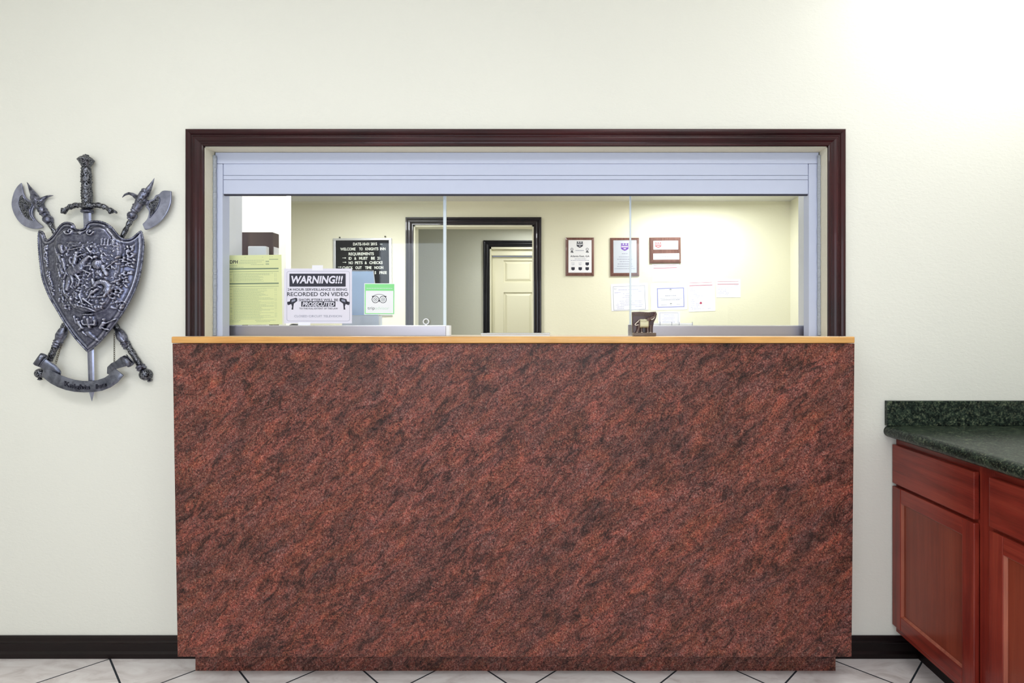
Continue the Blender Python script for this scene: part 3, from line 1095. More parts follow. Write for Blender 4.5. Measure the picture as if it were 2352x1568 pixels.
# frieze: little scrolls along the top
mb = MB()
yy = ye - .0115
rnd = random.Random(11)
for i in range(9):
    a = 1455 + i * 4.6
    mb.torus(P(a, 720.2 + (.6 if i % 2 else -.4), yy + .0008), .0030, .0009, 'y', 14, 6)
    mb.ball(P(a + 2.3, 721.5 - (i % 3), yy + .001), (.0014, .0014, .0022), 8, 6)
mb.tube([P(a, 724.5 + .5 * math.sin(a), yy) for a in range(1452, 1496, 3)], .0011, 6)
mb.tube([P(1452, 764 - k * 4, yy) for k in range(11)], .0011, 6)
obj('carved_frieze', mb, M['elebase'], root, smooth=True)


def voxel(mb, size, smooth_it=4):
    me = bpy.data.meshes.new('v'); me.from_pydata(mb.v, [], mb.f); me.update()
    bm = bmesh.new(); bm.from_mesh(me); bmesh.ops.recalc_face_normals(bm, faces=bm.faces); bm.to_mesh(me); bm.free()
    o = bpy.data.objects.new('v', me); COL.objects.link(o)
    r = o.modifiers.new('r', 'REMESH'); r.mode = 'VOXEL'; r.voxel_size = size
    s = o.modifiers.new('s', 'SMOOTH'); s.iterations = smooth_it; s.factor = .5
    dg = bpy.context.evaluated_depsgraph_get()
    m2 = bpy.data.meshes.new_from_object(o.evaluated_get(dg))
    out = MB(); out.v = [tuple(v.co) for v in m2.vertices]; out.f = [tuple(p.vertices) for p in m2.polygons]
    bpy.data.objects.remove(o); bpy.data.meshes.remove(me); bpy.data.meshes.remove(m2)
    return out


yb_ = ye - .020
u = ye / F   # metres per pixel
mb = MB()
mb.ball(P(1478, 743, yb_), (.0175, .0115, .0165))
mb.ball(P(1470, 744, yb_), (.010, .011, .0155))
mb.ball(P(1487, 740, yb_), (.010, .0105, .0135))
mb.ball(P(1494, 732, yb_), (.0085, .0085, .0085))
mb.ball(P(1498, 728.5, yb_), (.006, .006, .006))
# trunk raised and curled
def crv(pts, k=5):
    out = []
    for i in range(len(pts) - 1):
        p0, p1_, p2_, p3 = pts[max(i - 1, 0)], pts[i], pts[i + 1], pts[min(i + 2, len(pts) - 1)]
        for q_ in range(k):
            t_ = q_ / k
            out.append(tuple(.5 * (2 * p1_[c] + (p2_[c] - p0[c]) * t_ + (2 * p0[c] - 5 * p1_[c] + 4 * p2_[c] - p3[c]) * t_ ** 2 + (-p0[c] + 3 * p1_[c] - 3 * p2_[c] + p3[c]) * t_ ** 3) for c in range(len(pts[0]))))
    return out + [pts[-1]]


tr_ = [(1498, 730), (1502, 727), (1505.5, 723), (1506.5, 719), (1504.5, 717), (1501.5, 718)]
mb.tube([P(a, b_, yb_ - .002) for a, b_ in tr_], [.0056, .0046, .0038, .0032, .0028, .0025], 10)
for (a, dy) in ((1467.5, .004), (1473.5, -.003), (1488, .004), (1494, -.003)):
    fx = a + (-3.5 if a == 1467.5 else 0)
    mb.tube([P(a, 746, yb_ - dy), P(a - .5, 755, yb_ - dy), P(fx, 763.4, yb_ - dy)], [.0062, .0048, .0056], 10)
em = voxel(mb, .0011)
obj('elephant_body', em, M['elebody'], root, smooth=True)
mb = MB()
mb.ball(P(1489, 734, yb_ - .0095), (.0062, .0018, .0080), rot=Matrix.Rotation(.3, 3, 'Y'))
obj('ear', mb, M['elebody'], root, smooth=True)
# blanket: a shell over the back
rows = []
for i in range(9):
    th = math.radians(-50 + i * 17)
    r_ = []
    for j in range(11):
        px = 1469.5 + j * 1.9
        cz = Z(743, yb_)
        rz = .0178; ry = .0128
        yy_ = yb_ - ry * math.cos(th); zz_ = cz + rz * math.sin(th)
        yy_ = yb_ - ry * math.cos(th) - .0006
        r_.append((X(px, yb_), yy_, zz_))
    rows.append(r_)
mb = MB().strip(rows)
bo = obj('blanket', mb, M['elegold'], root, smooth=True, fixn=False)
sm = bo.modifiers.new('solid', 'SOLIDIFY'); sm.thickness = .0012
mb = MB()
for dz_, rr2 in ((-.0148, .0012), (-.0118, .0008)):
    th_ = math.asin(dz_ / .0178)
    y_ = yb_ - .0128 * math.cos(th_) - .0014
    mb.tube([(X(1469.5, yb_), y_, Z(743, yb_) + dz_), (X(1488.5, yb_), y_, Z(743, yb_) + dz_)], rr2, 6)
for k in range(5):
    mb.torus((X(1471.5 + k * 3.7, yb_), yb_ - .0128 - .0010, Z(743, yb_) + .009), .0016, .0005, 'y', 12, 5)
obj('blanket_braid', mb, M['elegoldd'], root, smooth=True)
mb = MB()
for j in range(9):
    mb.ball(P(1470 + j * 2.2, 750.5, yb_ - .0125), .0011, 8, 6)
for (a, b_, r_) in ((1480, 739, .003), (1480, 733.5, .0018)):
    mb.torus(P(a, b_, yb_ - .0150), r_, .0007, 'y', 14, 6)
obj('blanket_beads', mb, M['eleivory'], root, smooth=True)
tk = MB()
q4 = crv([(1496, 733.5, 1.9), (1499, 732.8, 1.7), (1502, 730.5, 1.3), (1504, 727, .5)])
tk.tube([P(a, b_, yb_ - .0095) for a, b_, r_ in q4], [r_ * .001 for *_, r_ in q4], 8)
obj('tusk', tk, M['eleivory'], root, smooth=True)
mb = MB()
q4 = crv([(1469, 734, 1.2), (1465.5, 738, 1.6), (1461, 742, 1.6), (1458.5, 745.2, 1.5), (1461, 746.8, 1.3), (1465.5, 745.8, 1.8), (1467, 745.5, .6)])
mb.tube([P(a, b_, yb_ - .0102) for a, b_, r_ in q4], [r_ * .001 for *_, r_ in q4], 8)
obj('tail', mb, M['eleivory'], root, smooth=True)
for a in (1464, 1474, 1488, 1494):
    obj('toenails', MB().ball(P(a, 763.0, yb_ - .0065), (.0048, .003, .0014), 10, 6), M['eleivory'], root, smooth=True)

# ------------------------------------------------------------------ office wall: letter board
sh = Sheet(767, 547.5, 901, 724.5, YB, .4)
root = thing('letter_board', 'black letter board with aluminium frame and white push-in letters', 'letter board', sh.pt(834, 724.5))
th = .018
fr = MB()
fr2 = 5.8
sh.rect(767, 547.5, 901, 547.5 + 5, 0, th, fr); sh.rect(767, 719.5, 901, 724.5, 0, th, fr)
sh.rect(767, 552.5, 767 + fr2, 719.5, 0, th, fr); sh.rect(901 - fr2, 552.5, 901, 719.5, 0, th, fr)
obj('aluminium_frame', fr, M['alum'], root, bevel=.002)
mb = MB(); sh.rect(767 + fr2, 552.5, 901 - fr2, 719.5, 0, .008, mb)
# horizontal grooves of the felt
yy = 554.5
while yy < 718:
    sh.rect(767 + fr2 + .3, yy, 901 - fr2 - .3, yy + .6, .008, .0012, mb); yy += 1.5
obj('felt_panel', mb, M['blackfelt'], root)
mb = MB()
Yt = YB - .0105
LN = [('DATE-10-01 2015', 811.5, 866.5, 560), ('WELCOME', 782, 817, 571.3), ('TO', 825, 833.5, 571.3), ('KNIGHTS', 839.5, 869.5, 571.3), ('INN', 873.5, 886, 571.3),
      ('REQUIREMENTS', 801, 859, 582.6), ('ID', 801, 808, 592.8), ('&', 814, 819, 592.8), ('MUST', 825, 845, 592.8), ('BE', 852.5, 861.5, 592.8), ('21', 867, 873.5, 592.8),
      ('NO', 801, 811, 603), ('PETS', 815.5, 833, 603), ('&', 838, 843, 603), ('CHECKS', 848.5, 879, 603),
      ('CHECK', 786.5, 811, 614.3), ('OUT', 816.5, 831, 614.3), ('TIME', 838.5, 853.5, 614.3), ('NOON', 860, 880.5, 614.3),
      ('CHILDREN', 806, 845, 626), ('IS', 855, 864, 626), ('FREE', 871.5, 888.5, 626)]
for s_, a, b_, c_ in LN:
    if s_ == 'CHILDREN':
        continue
    if s_ == 'IS':
        s_, a = 'S', 860.5
    textmb(s_, a, b_, c_, 6.4, Yt, sh, bold=.03, mb=mb)
for (a, b_) in ((788, 592.3), (788.5, 602.3), (777.5, 613)):
    sh.rect(a, b_ - .5, a + 6, b_ + .5, .0095, .001, mb)
    sh.poly([(a + 5.5, b_ - 1.8), (a + 9, b_), (a + 5.5, b_ + 1.8)], .0095, .001, mb)
sh.rect(874, 560.8, 880, 561.8, .0095, .001, mb)
obj('white_letters', mb, M['cream_letter'], root)
for a, b_ in ((781.5, 545.8), (885.5, 543.5)):
    mb = MB().lathe(P(a, b_, YB), P(a, b_, YB) + Vector((0, -.014, 0)), [(0, .003), (.6, .003), (.7, .006), (1, .005)], 10)
    obj('nail', mb, M['nail'], root)

# ------------------------------------------------------------------ plaques


def crest(sh, x0, y0, x1, y1, off, mb, inner=None):
    """little castle shield: three merlons, band, shield body"""
    w_ = x1 - x0; h_ = y1 - y0
    for k in range(3):
        a = x0 + w_ * (k * .37)
        sh.rect(a, y0, a + w_ * .26, y0 + h_ * .14, off, .0004, mb)
        sh.rect(a + .05 * w_, y0 + h_ * .14, a + w_ * .21, y0 + h_ * .2, off, .0004, mb)
    sh.poly([(x0, y0 + h_ * .24), (x0, y0 + h_ * .72), (x0 + w_ * .25, y0 + h_ * .9), (x0 + w_ / 2, y1), (x1 - w_ * .25, y0 + h_ * .9), (x1, y0 + h_ * .72), (x1, y0 + h_ * .24)], off, .0004, mb)
    if inner is not None:
        sh.rect(x0 + w_ * .06, y0 + h_ * .38, x1 - w_ * .06, y0 + h_ * .52, off + .0004, .0003, inner)
        sh.rect(x0 + w_ * .35, y0 + h_ * .66, x1 - w_ * .35, y0 + h_ * .78, off + .0004, .0003, inner)


def bevel_board(sh, inset, th, th0):
    mb = MB()
    o_ = [sh.pt(a, b_) for a, b_ in ((sh.x0, sh.y0), (sh.x1, sh.y0), (sh.x1, sh.y1), (sh.x0, sh.y1))]
    i_ = [sh.pt(a, b_) for a, b_ in ((sh.x0 + inset, sh.y0 + inset), (sh.x1 - inset, sh.y0 + inset), (sh.x1 - inset, sh.y1 - inset), (sh.x0 + inset, sh.y1 - inset))]
    vs = [Vector((p.x, YB, p.z)) for p in o_] + [Vector((p.x, YB - th0, p.z)) for p in o_] + [Vector((p.x, YB - th, p.z)) for p in i_]
    fs = [(0, 1, 2, 3), (8, 11, 10, 9)]
    for k in range(4):
        j = (k + 1) % 4
        fs += [(k, k + 4, j + 4, j), (k + 4, k + 8, j + 8, j + 4)]
    return mb.add(vs, fs)


def row(sh, x0, x1, y, h_, off, mb, seed=0, dens=1.0):
    r = random.Random(seed + int(y * 10) + int(x0))
    x = x0
    while x < x1:
        ww = r.uniform(1.0, 3.6)
        if r.random() < dens:
            sh.rect(x, y - h_ / 2, min(x1, x + ww), y + h_ / 2, off, .0003, mb)
        x += ww + .8


TH = .016
# plaque 1
sh = Sheet(1299, 546, 1364, 633.5, YB, 0)
root = thing('award_plaque', 'wooden plaque with white plate, ribbons and five small dark shields, left of the glass edge', 'plaque', sh.pt(1331, 633.5))
obj('wood_board', bevel_board(sh, 4, TH, .010), M['walnut'], root)
mb = MB(); sh.rect(1305.5, 552, 1358.5, 626.5, TH, .0012, mb)
pl = obj('white_plate', mb, M['paper'], root)
off = TH + .0012
dk, wt, gy = MB(), MB(), MB()
crest(sh, 1324.5, 555.5, 1338.5, 569.5, off, dk, wt)
obj('crest_print', dk, M['ink'], pl)
for cx_ in (1313.5, 1348.5):
    dk = MB()
    annulus(sh, cx_, 573, 2.1, 3.1, off, dk, n=14)
    sh.poly([(cx_ - 1, 576), (cx_ - 3.6, 580.5), (cx_ - 1.4, 580), (cx_ - .2, 582), (cx_, 577)], off, .0003, dk)
    sh.poly([(cx_ + 1, 576), (cx_ + 4, 581), (cx_ + 1.8, 580.4), (cx_ + 1, 582), (cx_, 577)], off, .0003, dk)
    obj('rosette_print', dk, M['ink'], pl)
dk = MB()
row(sh, 1322, 1341, 576, 1.3, off, gy, 2)
textmb('Atlanta East, GA', 1310, 1354, 588, 4.2, YB - off - .0004, sh, bold=.015, mb=dk)
row(sh, 1320, 1346, 595, 1.1, off, gy, 3)
row(sh, 1311, 1353, 598.5, 1.1, off, gy, 4)
for (a, b_) in ((1312, 614), (1328.5, 614), (1344.5, 614), (1344.5, 603)):
    obj('small_shield_print', sh.poly([(a, b_), (a, b_ + 5.5), (a + 4, b_ + 7.6), (a + 8, b_ + 5.5), (a + 8, b_)], off, .0004), M['ink'], pl)
for a in (1312.5, 1329):
    for k in range(3):
        sh.rect(a + k * 2.6, 603, a + k * 2.6 + 1.4, 603.8, off, .0003, gy)
    row(sh, a, a + 7, 606.5, .8, off, gy, 8)
    row(sh, a + 1, a + 6, 608.5, .8, off, gy, 9)
obj('town_lettering', dk, M['ink'], pl); obj('grey_print', gy, M['ink2'], pl); obj('shield_lettering', wt, M['paper'], pl)

# plaque 2
sh = Sheet(1401.5, 546.5, 1467.5, 634, YB, .3)
root = thing('award_plaque', 'wooden plaque with silver plate and purple castle crest, behind the glass edge', 'plaque', sh.pt(1434, 634))
obj('wood_board', bevel_board(sh, 4, TH, .010), M['walnut'], root)
mb = MB(); sh.rect(1408.5, 552.5, 1461.5, 627, TH, .0012, mb)
pl = obj('silver_plate', mb, M['silver'], root)
pu, wt, gy = MB(), MB(), MB()
crest(sh, 1425.8, 559.5, 1443, 576.5, off, pu, wt)
for i, (a, b_) in enumerate(((1428, 1441), (1421, 1448), (1417, 1452), (1422, 1447), (1418, 1451), (1417, 1453), (1411, 1458))):
    row(sh, a, b_, 583 + (i > 0) * 2 + i * 5.4, 1.3, off, gy, i)
obj('purple_crest', pu, M['purple'], pl); obj('engraved_text', gy, M['ink2'], pl); obj('crest_lettering', wt, M['paper'], pl)

# plaque 3
sh = Sheet(1491.5, 545.5, 1563, 604.5, YB, .5)
root = thing('name_plaque', 'small wooden plaque with two white strips, the lower one with a name', 'plaque', sh.pt(1527, 604))
obj('wood_board', bevel_board(sh, 3.5, TH, .010), M['walnut'], root)
mb = MB(); sh.rect(1500, 553.5, 1556.5, 573.5, TH, .0012, mb)
pl = obj('upper_plate', mb, M['paper'], root)
mb = MB(); crest(sh, 1504, 557, 1518, 570, off, mb, None)
obj('red_crest', mb, M['inkpink'], pl)
mb = MB(); sh.rect(1505, 562, 1517, 563.6, off + .0004, .0003, mb); sh.rect(1508, 566, 1514, 567.3, off + .0004, .0003, mb)
obj('crest_lettering', mb, M['paper'], pl)
mb = MB(); sh.rect(1499.5, 582.5, 1559, 596.5, TH, .0012, mb)
pl = obj('lower_plate', mb, M['paper'], root)
mb = textmb('TOM PATEL', 1513, 1544, 589.5, 4.2, YB - off - .0004, sh)
obj('name_lettering', mb, M['ink'], pl)

# papers
e2 = .0012


def page(x0, y0, x1, y1, deg, label, name='certificate', cat='certificate'):
    sh = Sheet(x0, y0, x1, y1, YB - .0006, deg)
    root = thing(name, label, cat, sh.pt((x0 + x1) / 2, y1))
    obj('sheet', sh.base(e2), M['paper'], root)
    return sh, root


def frame(sh, x0, y0, x1, y1, w_, mb):
    sh.rect(x0, y0, x1, y0 + w_, e2, .0003, mb); sh.rect(x0, y1 - w_, x1, y1, e2, .0003, mb)
    sh.rect(x0, y0 + w_, x0 + w_, y1 - w_, e2, .0003, mb); sh.rect(x1 - w_, y0 + w_, x1, y1 - w_, e2, .0003, mb)


sh, root = page(1403.5, 651, 1488, 713, 2.0, 'certificate with a thin dark border below the silver plaque')
a_, b2 = MB(), MB()
frame(sh, 1408.5, 656.5, 1482, 711.5, .8, a_)
textmb('U', 1411.5, 1416, 662, 4, sh.Y - e2 - .0004, sh, mb=a_)
row(sh, 1421, 1467, 665, 1.1, e2, b2, 1); row(sh, 1412, 1426, 671, 1, e2, b2, 2); row(sh, 1466, 1474, 669.5, 1, e2, b2, 2)
for i, (p, q_) in enumerate(((1431, 1458), (1436, 1455), (1430, 1447), (1438, 1446), (1419, 1478), (1418, 1478), (1414, 1478))):
    row(sh, p, q_, 674 + i * 4.3, .8, e2, b2, 20 + i, .8)
row(sh, 1416, 1434, 704, .9, e2, b2, 3); row(sh, 1458, 1474, 704, .9, e2, b2, 4); row(sh, 1417, 1433, 708, .9, e2, b2, 3)
obj('border', a_, M['ink2'], root); obj('text_rows', b2, M['inkb'], root)

sh, root = page(1494.5, 652, 1577.5, 711.5, 1.6, 'blue-bordered certificate with two small seals below the name plaque')
a_, b2, c2_ = MB(), MB(), MB()
frame(sh, 1509, 661, 1571.5, 706, 2.2, a_)
for yy in (666, 698.5):
    c2_ = MB()
    annulus(sh, 1540.5, yy, 1.2, 2.6, e2, c2_, 180, 360, 1, 8)
    sh.rect(1539.5, yy + 1.6, 1541.5, yy + 2.6, e2, .0003, c2_)
    obj('seal_print', c2_, M['tgrey'], root)
row(sh, 1528, 1553, 679, 1.6, e2, b2, 5); row(sh, 1516, 1567, 685, .8, e2, b2, 6); row(sh, 1519, 1563, 688.5, 1.5, e2, b2, 7)
row(sh, 1517, 1534, 700, 1, e2, b2, 8); row(sh, 1553, 1563, 699, 1, e2, b2, 9)
obj('border', a_, M['inkb'], root); obj('text_rows', b2, M['ink2'], root)

sh, root = page(1512, 716, 1562, 760, .3, 'lowest small certificate with a dark border, rising behind the sill')
a_, b2 = MB(), MB()
frame(sh, 1515, 718, 1557.5, 758, .8, a_)
for i in range(6):
    row(sh, 1524 - (i % 2) * 3, 1548 + (i % 3), 722.5 + i * 3.4, .8, e2, b2, 30 + i)
obj('border', a_, M['ink2'], root); obj('text_rows', b2, M['inkb'], root)

for k, (x0, y0, x1, y1, dg, lab) in enumerate(((1581, 644, 1642, 715, 2.2, 'tallest paper with crimson header lines and a small red stamp'),
                                              (1645, 641.5, 1701, 683, .5, 'half-height paper with crimson header lines, rightmost on the office wall'),
                                              (1498, 605.5, 1560, 647, 1.0, 'paper with crimson header lines tucked directly under the name plaque'))):
    sh, root = page(x0, y0, x1, y1, dg, lab, 'notice_paper', 'notice')
    r_, b2 = MB(), MB()
    wd = x1 - x0
    l0, l1 = x0 + wd * .05, x1 - wd * .08
    ty = y0 + (4.5 if k != 2 else 3)
    sh.rect(l0, ty, l1, ty + .8, e2, .0003, r_)
    sh.rect(l0, ty + 6, l1, ty + 7.3, e2, .0003, r_)
    if k == 0:
        obj('red_stamp', sh.poly([(1606, 695.5), (1609, 692), (1612, 695), (1611, 698), (1607, 698)], e2, .0003), M['inkr'], root)
    yy = ty + 14
    i = 0
    while yy < y1 - 5:
        if k < 2:
            row(sh, l0 + (i % 3) * 2, l0 + wd * random.uniform(.3, .86), yy, .7, e2, b2, 50 + i, .7)
        yy += 4.2; i += 1
    if k < 2:
        sh.rect(l1 - 10, ty + 9.5, l1 - 1, ty + 10, e2, .0003, b2); sh.rect(l1 - 10, ty + 14, l1 - 1, ty + 14.4, e2, .0003, b2)
    else:
        row(sh, l0 + 3, l0 + 25, ty + 20, .5, e2, b2, 3)
    obj('red_lines', r_, M['inkr'], root); obj('text_rows', b2, M['inkb'], root)

# file sorter whose top edge shows over the sill
ysr = 4.10
x0, x1 = X(1498, ysr), X(1592, ysr)
root = thing('file_sorter', 'white file sorter showing just above the right sill, right of the elephant', 'file sorter', ((x0 + x1) / 2, ysr + .08, 0))
zt_ = Z(742, ysr)
obj('sorter_body', MB().box(x0, x1, ysr, ysr + .16, .0, zt_), M['deskwhite'], root, bevel=.003)
for a in (1516, 1543, 1560, 1590):
    obj('divider', MB().box(X(a, ysr) - .0015, X(a, ysr) + .0015, ysr - .0002 - .004, ysr - .0002, zt_ - .09, zt_ + .01), M['ink2'], root)

# ------------------------------------------------------------------ granite worktop and base cabinet on the right
YC0 = 1.16      # near end of the run
CT = Z(978, D - .02)
root = thing('granite_worktop', 'dark green granite worktop with rounded nose and backsplash on the cherry cabinet', 'worktop', (1.63, 1.7, CT - .046))
wx0 = X(2029, D)
# rounded front nose profile swept along y
prof = []
th = .046
for k in range(9):
    a = math.radians(90 + k * 22.5)
    prof.append((wx0 + th / 2 + th / 2 * math.cos(a), CT - th / 2 + th / 2 * math.sin(a)))
prof += [(XR - .002, CT - th), (XR - .002, CT)]
obj('worktop_slab', MB().prism([(a, YC0, z) for a, z in prof], (0, D - .001 - YC0, 0)), M['greengran'], root, smooth=True)
obj('backsplash', MB().box(X(2038, D - .02), XR - .002, D - .02, D - .001, CT + .0003, Z(920.5, D - .02)), M['greengran'], root, bevel=.002)

fx = CABX + .019      # face frame plane
zc0, zc1 = .10, CT - th
root = thing('base_cabinet', 'cherry wood base cabinet with drawers over panelled doors beside the counter', 'cabinet', (1.63, 1.7, 0))
d0, d1 = D - .006, D * 767 / (2237 - 1280)      # door 1 depth range
e0 = D * 767 / (2271 - 1280)
e1 = e0 - (d0 - d1)
yend = e1 - .035
mb = MB().box(fx + .019, XR - .004, yend, D - .022, zc0, zc1 - .0005)
obj('carcass', mb, M['cherry_v'], root)
mb = MB()
dzt, dzb = Z(1018.5, D), Z(1107, D)
ozt, ozb = Z(1113.5, D), Z(1431, D)
for (p_, q_) in ((d1, e0), (yend, e1 + .01), (d0 - .012, D - .002)):
    p_, q_ = min(p_, q_), max(p_, q_)
    obj('frame_stile', MB().box(fx, fx + .0185, p_, q_, zc0, zc1 - .001), M['cherry_v'], root)
for (p_, q_) in ((d1, d0 - .012), (e1 + .01, e0)):
    for (za, zb2) in ((dzt - .012, zc1 - .001), (ozt - .02, dzb + .02), (zc0, ozb + .02)):
        obj('frame_rail', MB().box(fx + .0003, fx + .0183, p_, q_, za, zb2), M['cherry_y'], root)
obj('toe_kick', MB().box(fx + .076, fx + .09, yend, D - .022, 0, zc0), M['base'], root)
for k, (ya, yb2) in enumerate(((d1, d0), (e1, e0))):
    obj('drawer_front', MB().box(CABX, fx - .0005, ya, yb2, dzb, dzt), M['cherry_y'], root, bevel=.0035, bevseg=3)
    rail = .055
    dx0, dx1 = CABX, fx - .0005
    o_ = obj('cabinet_door', MB().box(dx0 + .011, dx0 + .016, ya + rail - .004, yb2 - rail + .004, ozb + rail - .004, ozt - rail + .004), M['cherry_p'], root)
    for (p_, q_) in ((ya, ya + rail), (yb2 - rail, yb2)):
        obj('door_stile', MB().box(dx0, dx1, p_, q_, ozb, ozt), M['cherry_v'], o_, bevel=.003)
    for (p_, q_) in ((ozt - rail, ozt), (ozb, ozb + rail)):
        obj('door_rail', MB().box(dx0 + .0003, dx1, ya + rail, yb2 - rail, p_, q_), M['cherry_y'], o_, bevel=.002)
    bb = MB()
    ring_o = [(ya + rail, ozb + rail), (yb2 - rail, ozb + rail), (yb2 - rail, ozt - rail), (ya + rail, ozt - rail)]
    g = .0065
    ring_i = [(ya + rail + g, ozb + rail + g), (yb2 - rail - g, ozb + rail + g), (yb2 - rail - g, ozt - rail - g), (ya + rail + g, ozt - rail - g)]
    vs_ = [(dx0 + .002, a, z) for a, z in ring_o] + [(dx0 + .0105, a, z) for a, z in ring_i] + [(dx0 + .0108, a, z) for a, z in ring_o]
    fs_ = []
    for i in range(4):
        j = (i + 1) % 4
        fs_ += [(i, j, j + 4, i + 4), (i + 4, j + 4, j + 8, i + 8), (i + 8, j + 8, j, i)]
    obj('panel_bead', bb.add(vs_, fs_), M['cherry_b'], o_)

# ------------------------------------------------------------------ heraldic wall trophy
TR = thing('heraldic_wall_display', 'pewter shield with sword, crossed battle axes and motto ribbon on the left wall', 'wall decoration', P(205, 921, D - .02))

# shield outline (pixels, at its rim depth)
YE = D - .034
OUT = [(91, 531), (89.5, 545), (90, 565), (93, 600), (98, 636), (105, 658), (116, 684), (133, 713), (147, 737), (157, 752), (175.5, 778), (202, 807),
       (224.5, 789), (246, 766), (265, 742), (286, 712), (306, 675), (318, 644), (325, 612), (329.6, 575), (329.5, 552), (324.5, 531), (316, 537), (304, 547), (290, 550.6), (276, 545),
       (263, 530), (253, 519), (235, 510), (216, 508), (204, 511), (198, 517), (194, 525), (183, 528), (173.5, 526), (169, 516), (161, 512), (149, 512), (139, 519),
       (130.6, 531), (120, 545), (110, 551.6), (104, 546.5), (99, 534)]
SHARP = {0, 11, 21}


def smooth_ring(pts, sharp, n=4):
    out = []
    m_ = len(pts)
    for i in range(m_):
        p0, p1_, p2_, p3 = pts[i - 1], pts[i], pts[(i + 1) % m_], pts[(i + 2) % m_]
        if i in sharp: p0 = p1_
        if (i + 1) % m_ in sharp: p3 = p2_
        for k in range(n):
            t_ = k / n
            out.append(tuple(.5 * ((2 * p1_[c]) + (-p0[c] + p2_[c]) * t_ + (2 * p0[c] - 5 * p1_[c] + 4 * p2_[c] - p3[c]) * t_ ** 2 + (-p0[c] + 3 * p1_[c] - 3 * p2_[c] + p3[c]) * t_ ** 3) for c in (0, 1)))
    return out


ring2 = smooth_ring(OUT, SHARP)
poly = np.array([[X(a, YE), Z(b_, YE)] for a, b_ in ring2])
XC0 = X(207.5, YE); HW0 = .208; ZB0 = Z(807, YE); ZH0 = .50


def body(x, z):
    """how far the convex shield body stands in front of its side edges"""
    u_ = np.clip(np.abs((x - XC0) / HW0), 0, 1.05)
    v_ = np.clip((z - ZB0) / .22, 0, 1)
    v_ = v_ * v_ * (3 - 2 * v_)
    return .040 * (1 - u_ ** 1.7) * (.18 + .82 * v_)


for _ in range(4):
    yy_ = YE - body(poly[:, 0], poly[:, 1])
    poly = np.array([[X(a, y_), Z(b_, y_)] for (a, b_), y_ in zip(ring2, yy_)])


def inside(poly, x, z):
    c = np.zeros(x.shape, bool)
    n_ = len(poly)
    for i in range(n_):
        x1_, z1_ = poly[i]; x2_, z2_ = poly[i - 1]
        cond = ((z1_ > z) != (z2_ > z))
        with np.errstate(divide='ignore', invalid='ignore'):
            xi = (x2_ - x1_) * (z - z1_) / (z2_ - z1_ + 1e-12) + x1_
        c ^= cond & (x < xi)
    return c


def dist(poly, x, z):
    d = np.full(x.shape, 9.0)
    n_ = len(poly)
    for i in range(n_):
        a = poly[i]; b_ = poly[(i + 1) % n_]
        ab = b_ - a
        t_ = np.clip(((x - a[0]) * ab[0] + (z - a[1]) * ab[1]) / (ab @ ab + 1e-12), 0, 1)
        d = np.minimum(d, np.hypot(x - a[0] - t_ * ab[0], z - a[1] - t_ * ab[1]))
    return d


step = .00125
gx = np.arange(poly[:, 0].min() - step, poly[:, 0].max() + step, step)
gz = np.arange(poly[:, 1].min() - step, poly[:, 1].max() + step, step)
GX, GZ = np.meshgrid(gx, gz)
ins = inside(poly, GX, GZ)
de = dist(poly, GX, GZ)
smf = lambda t_: t_ * t_ * (3 - 2 * t_)
xc = (poly[:, 0].min() + poly[:, 0].max()) / 2
hw = (poly[:, 0].max() - poly[:, 0].min()) / 2
zt0, zb0 = poly[:, 1].max(), poly[:, 1].min()
# convex body: horizontally curved plus a raised centre cartouche
sdist = np.clip(de / .10, 0, 1)
dome = body(GX, GZ) + .012 * (1 - (1 - sdist) ** 2)
YC = D - .034 - .052    # mean depth of the centre for pixel picking
cart = [(122, 546), (135, 534), (150, 527), (170, 533), (196, 533), (215, 520), (240, 522), (256, 536), (266, 556), (269, 580), (266, 616), (261, 640), (251, 678), (237, 703), (222, 712),
        (204, 716), (182, 711), (161, 699), (144, 662), (131, 630), (124, 590)]
cpoly = np.array([[X(a, YC), Z(b_, YC)] for a, b_ in smooth_ring(cart, set(), 3)])
cin = inside(cpoly, GX, GZ)
dc = dist(cpoly, GX, GZ)
dcs = np.where(cin, dc, -dc)
plateau = .009 * smf(np.clip(dcs / .010 + .5, 0, 1))
band = .0026 * np.exp(-((dcs + .006) / .0042) ** 2) - .0022 * np.exp(-((dcs - .004) / .002) ** 2)
rim = .003 * np.exp(-((de - .010) / .004) ** 2) - .001 * np.exp(-((de - .018) / .002) ** 2)
hgt = np.zeros_like(GX)
# hand-chased unevenness: coordinates of the relief wander a little
WX = GX + .0006 * np.sin(GZ * 310 + 2 * np.sin(GX * 190)) + .0003 * np.sin(GZ * 820 + GX * 500)
WZ = GZ + .0006 * np.sin(GX * 330 + 2 * np.sin(GZ * 170)) + .0003 * np.sin(GX * 760 - GZ * 430)


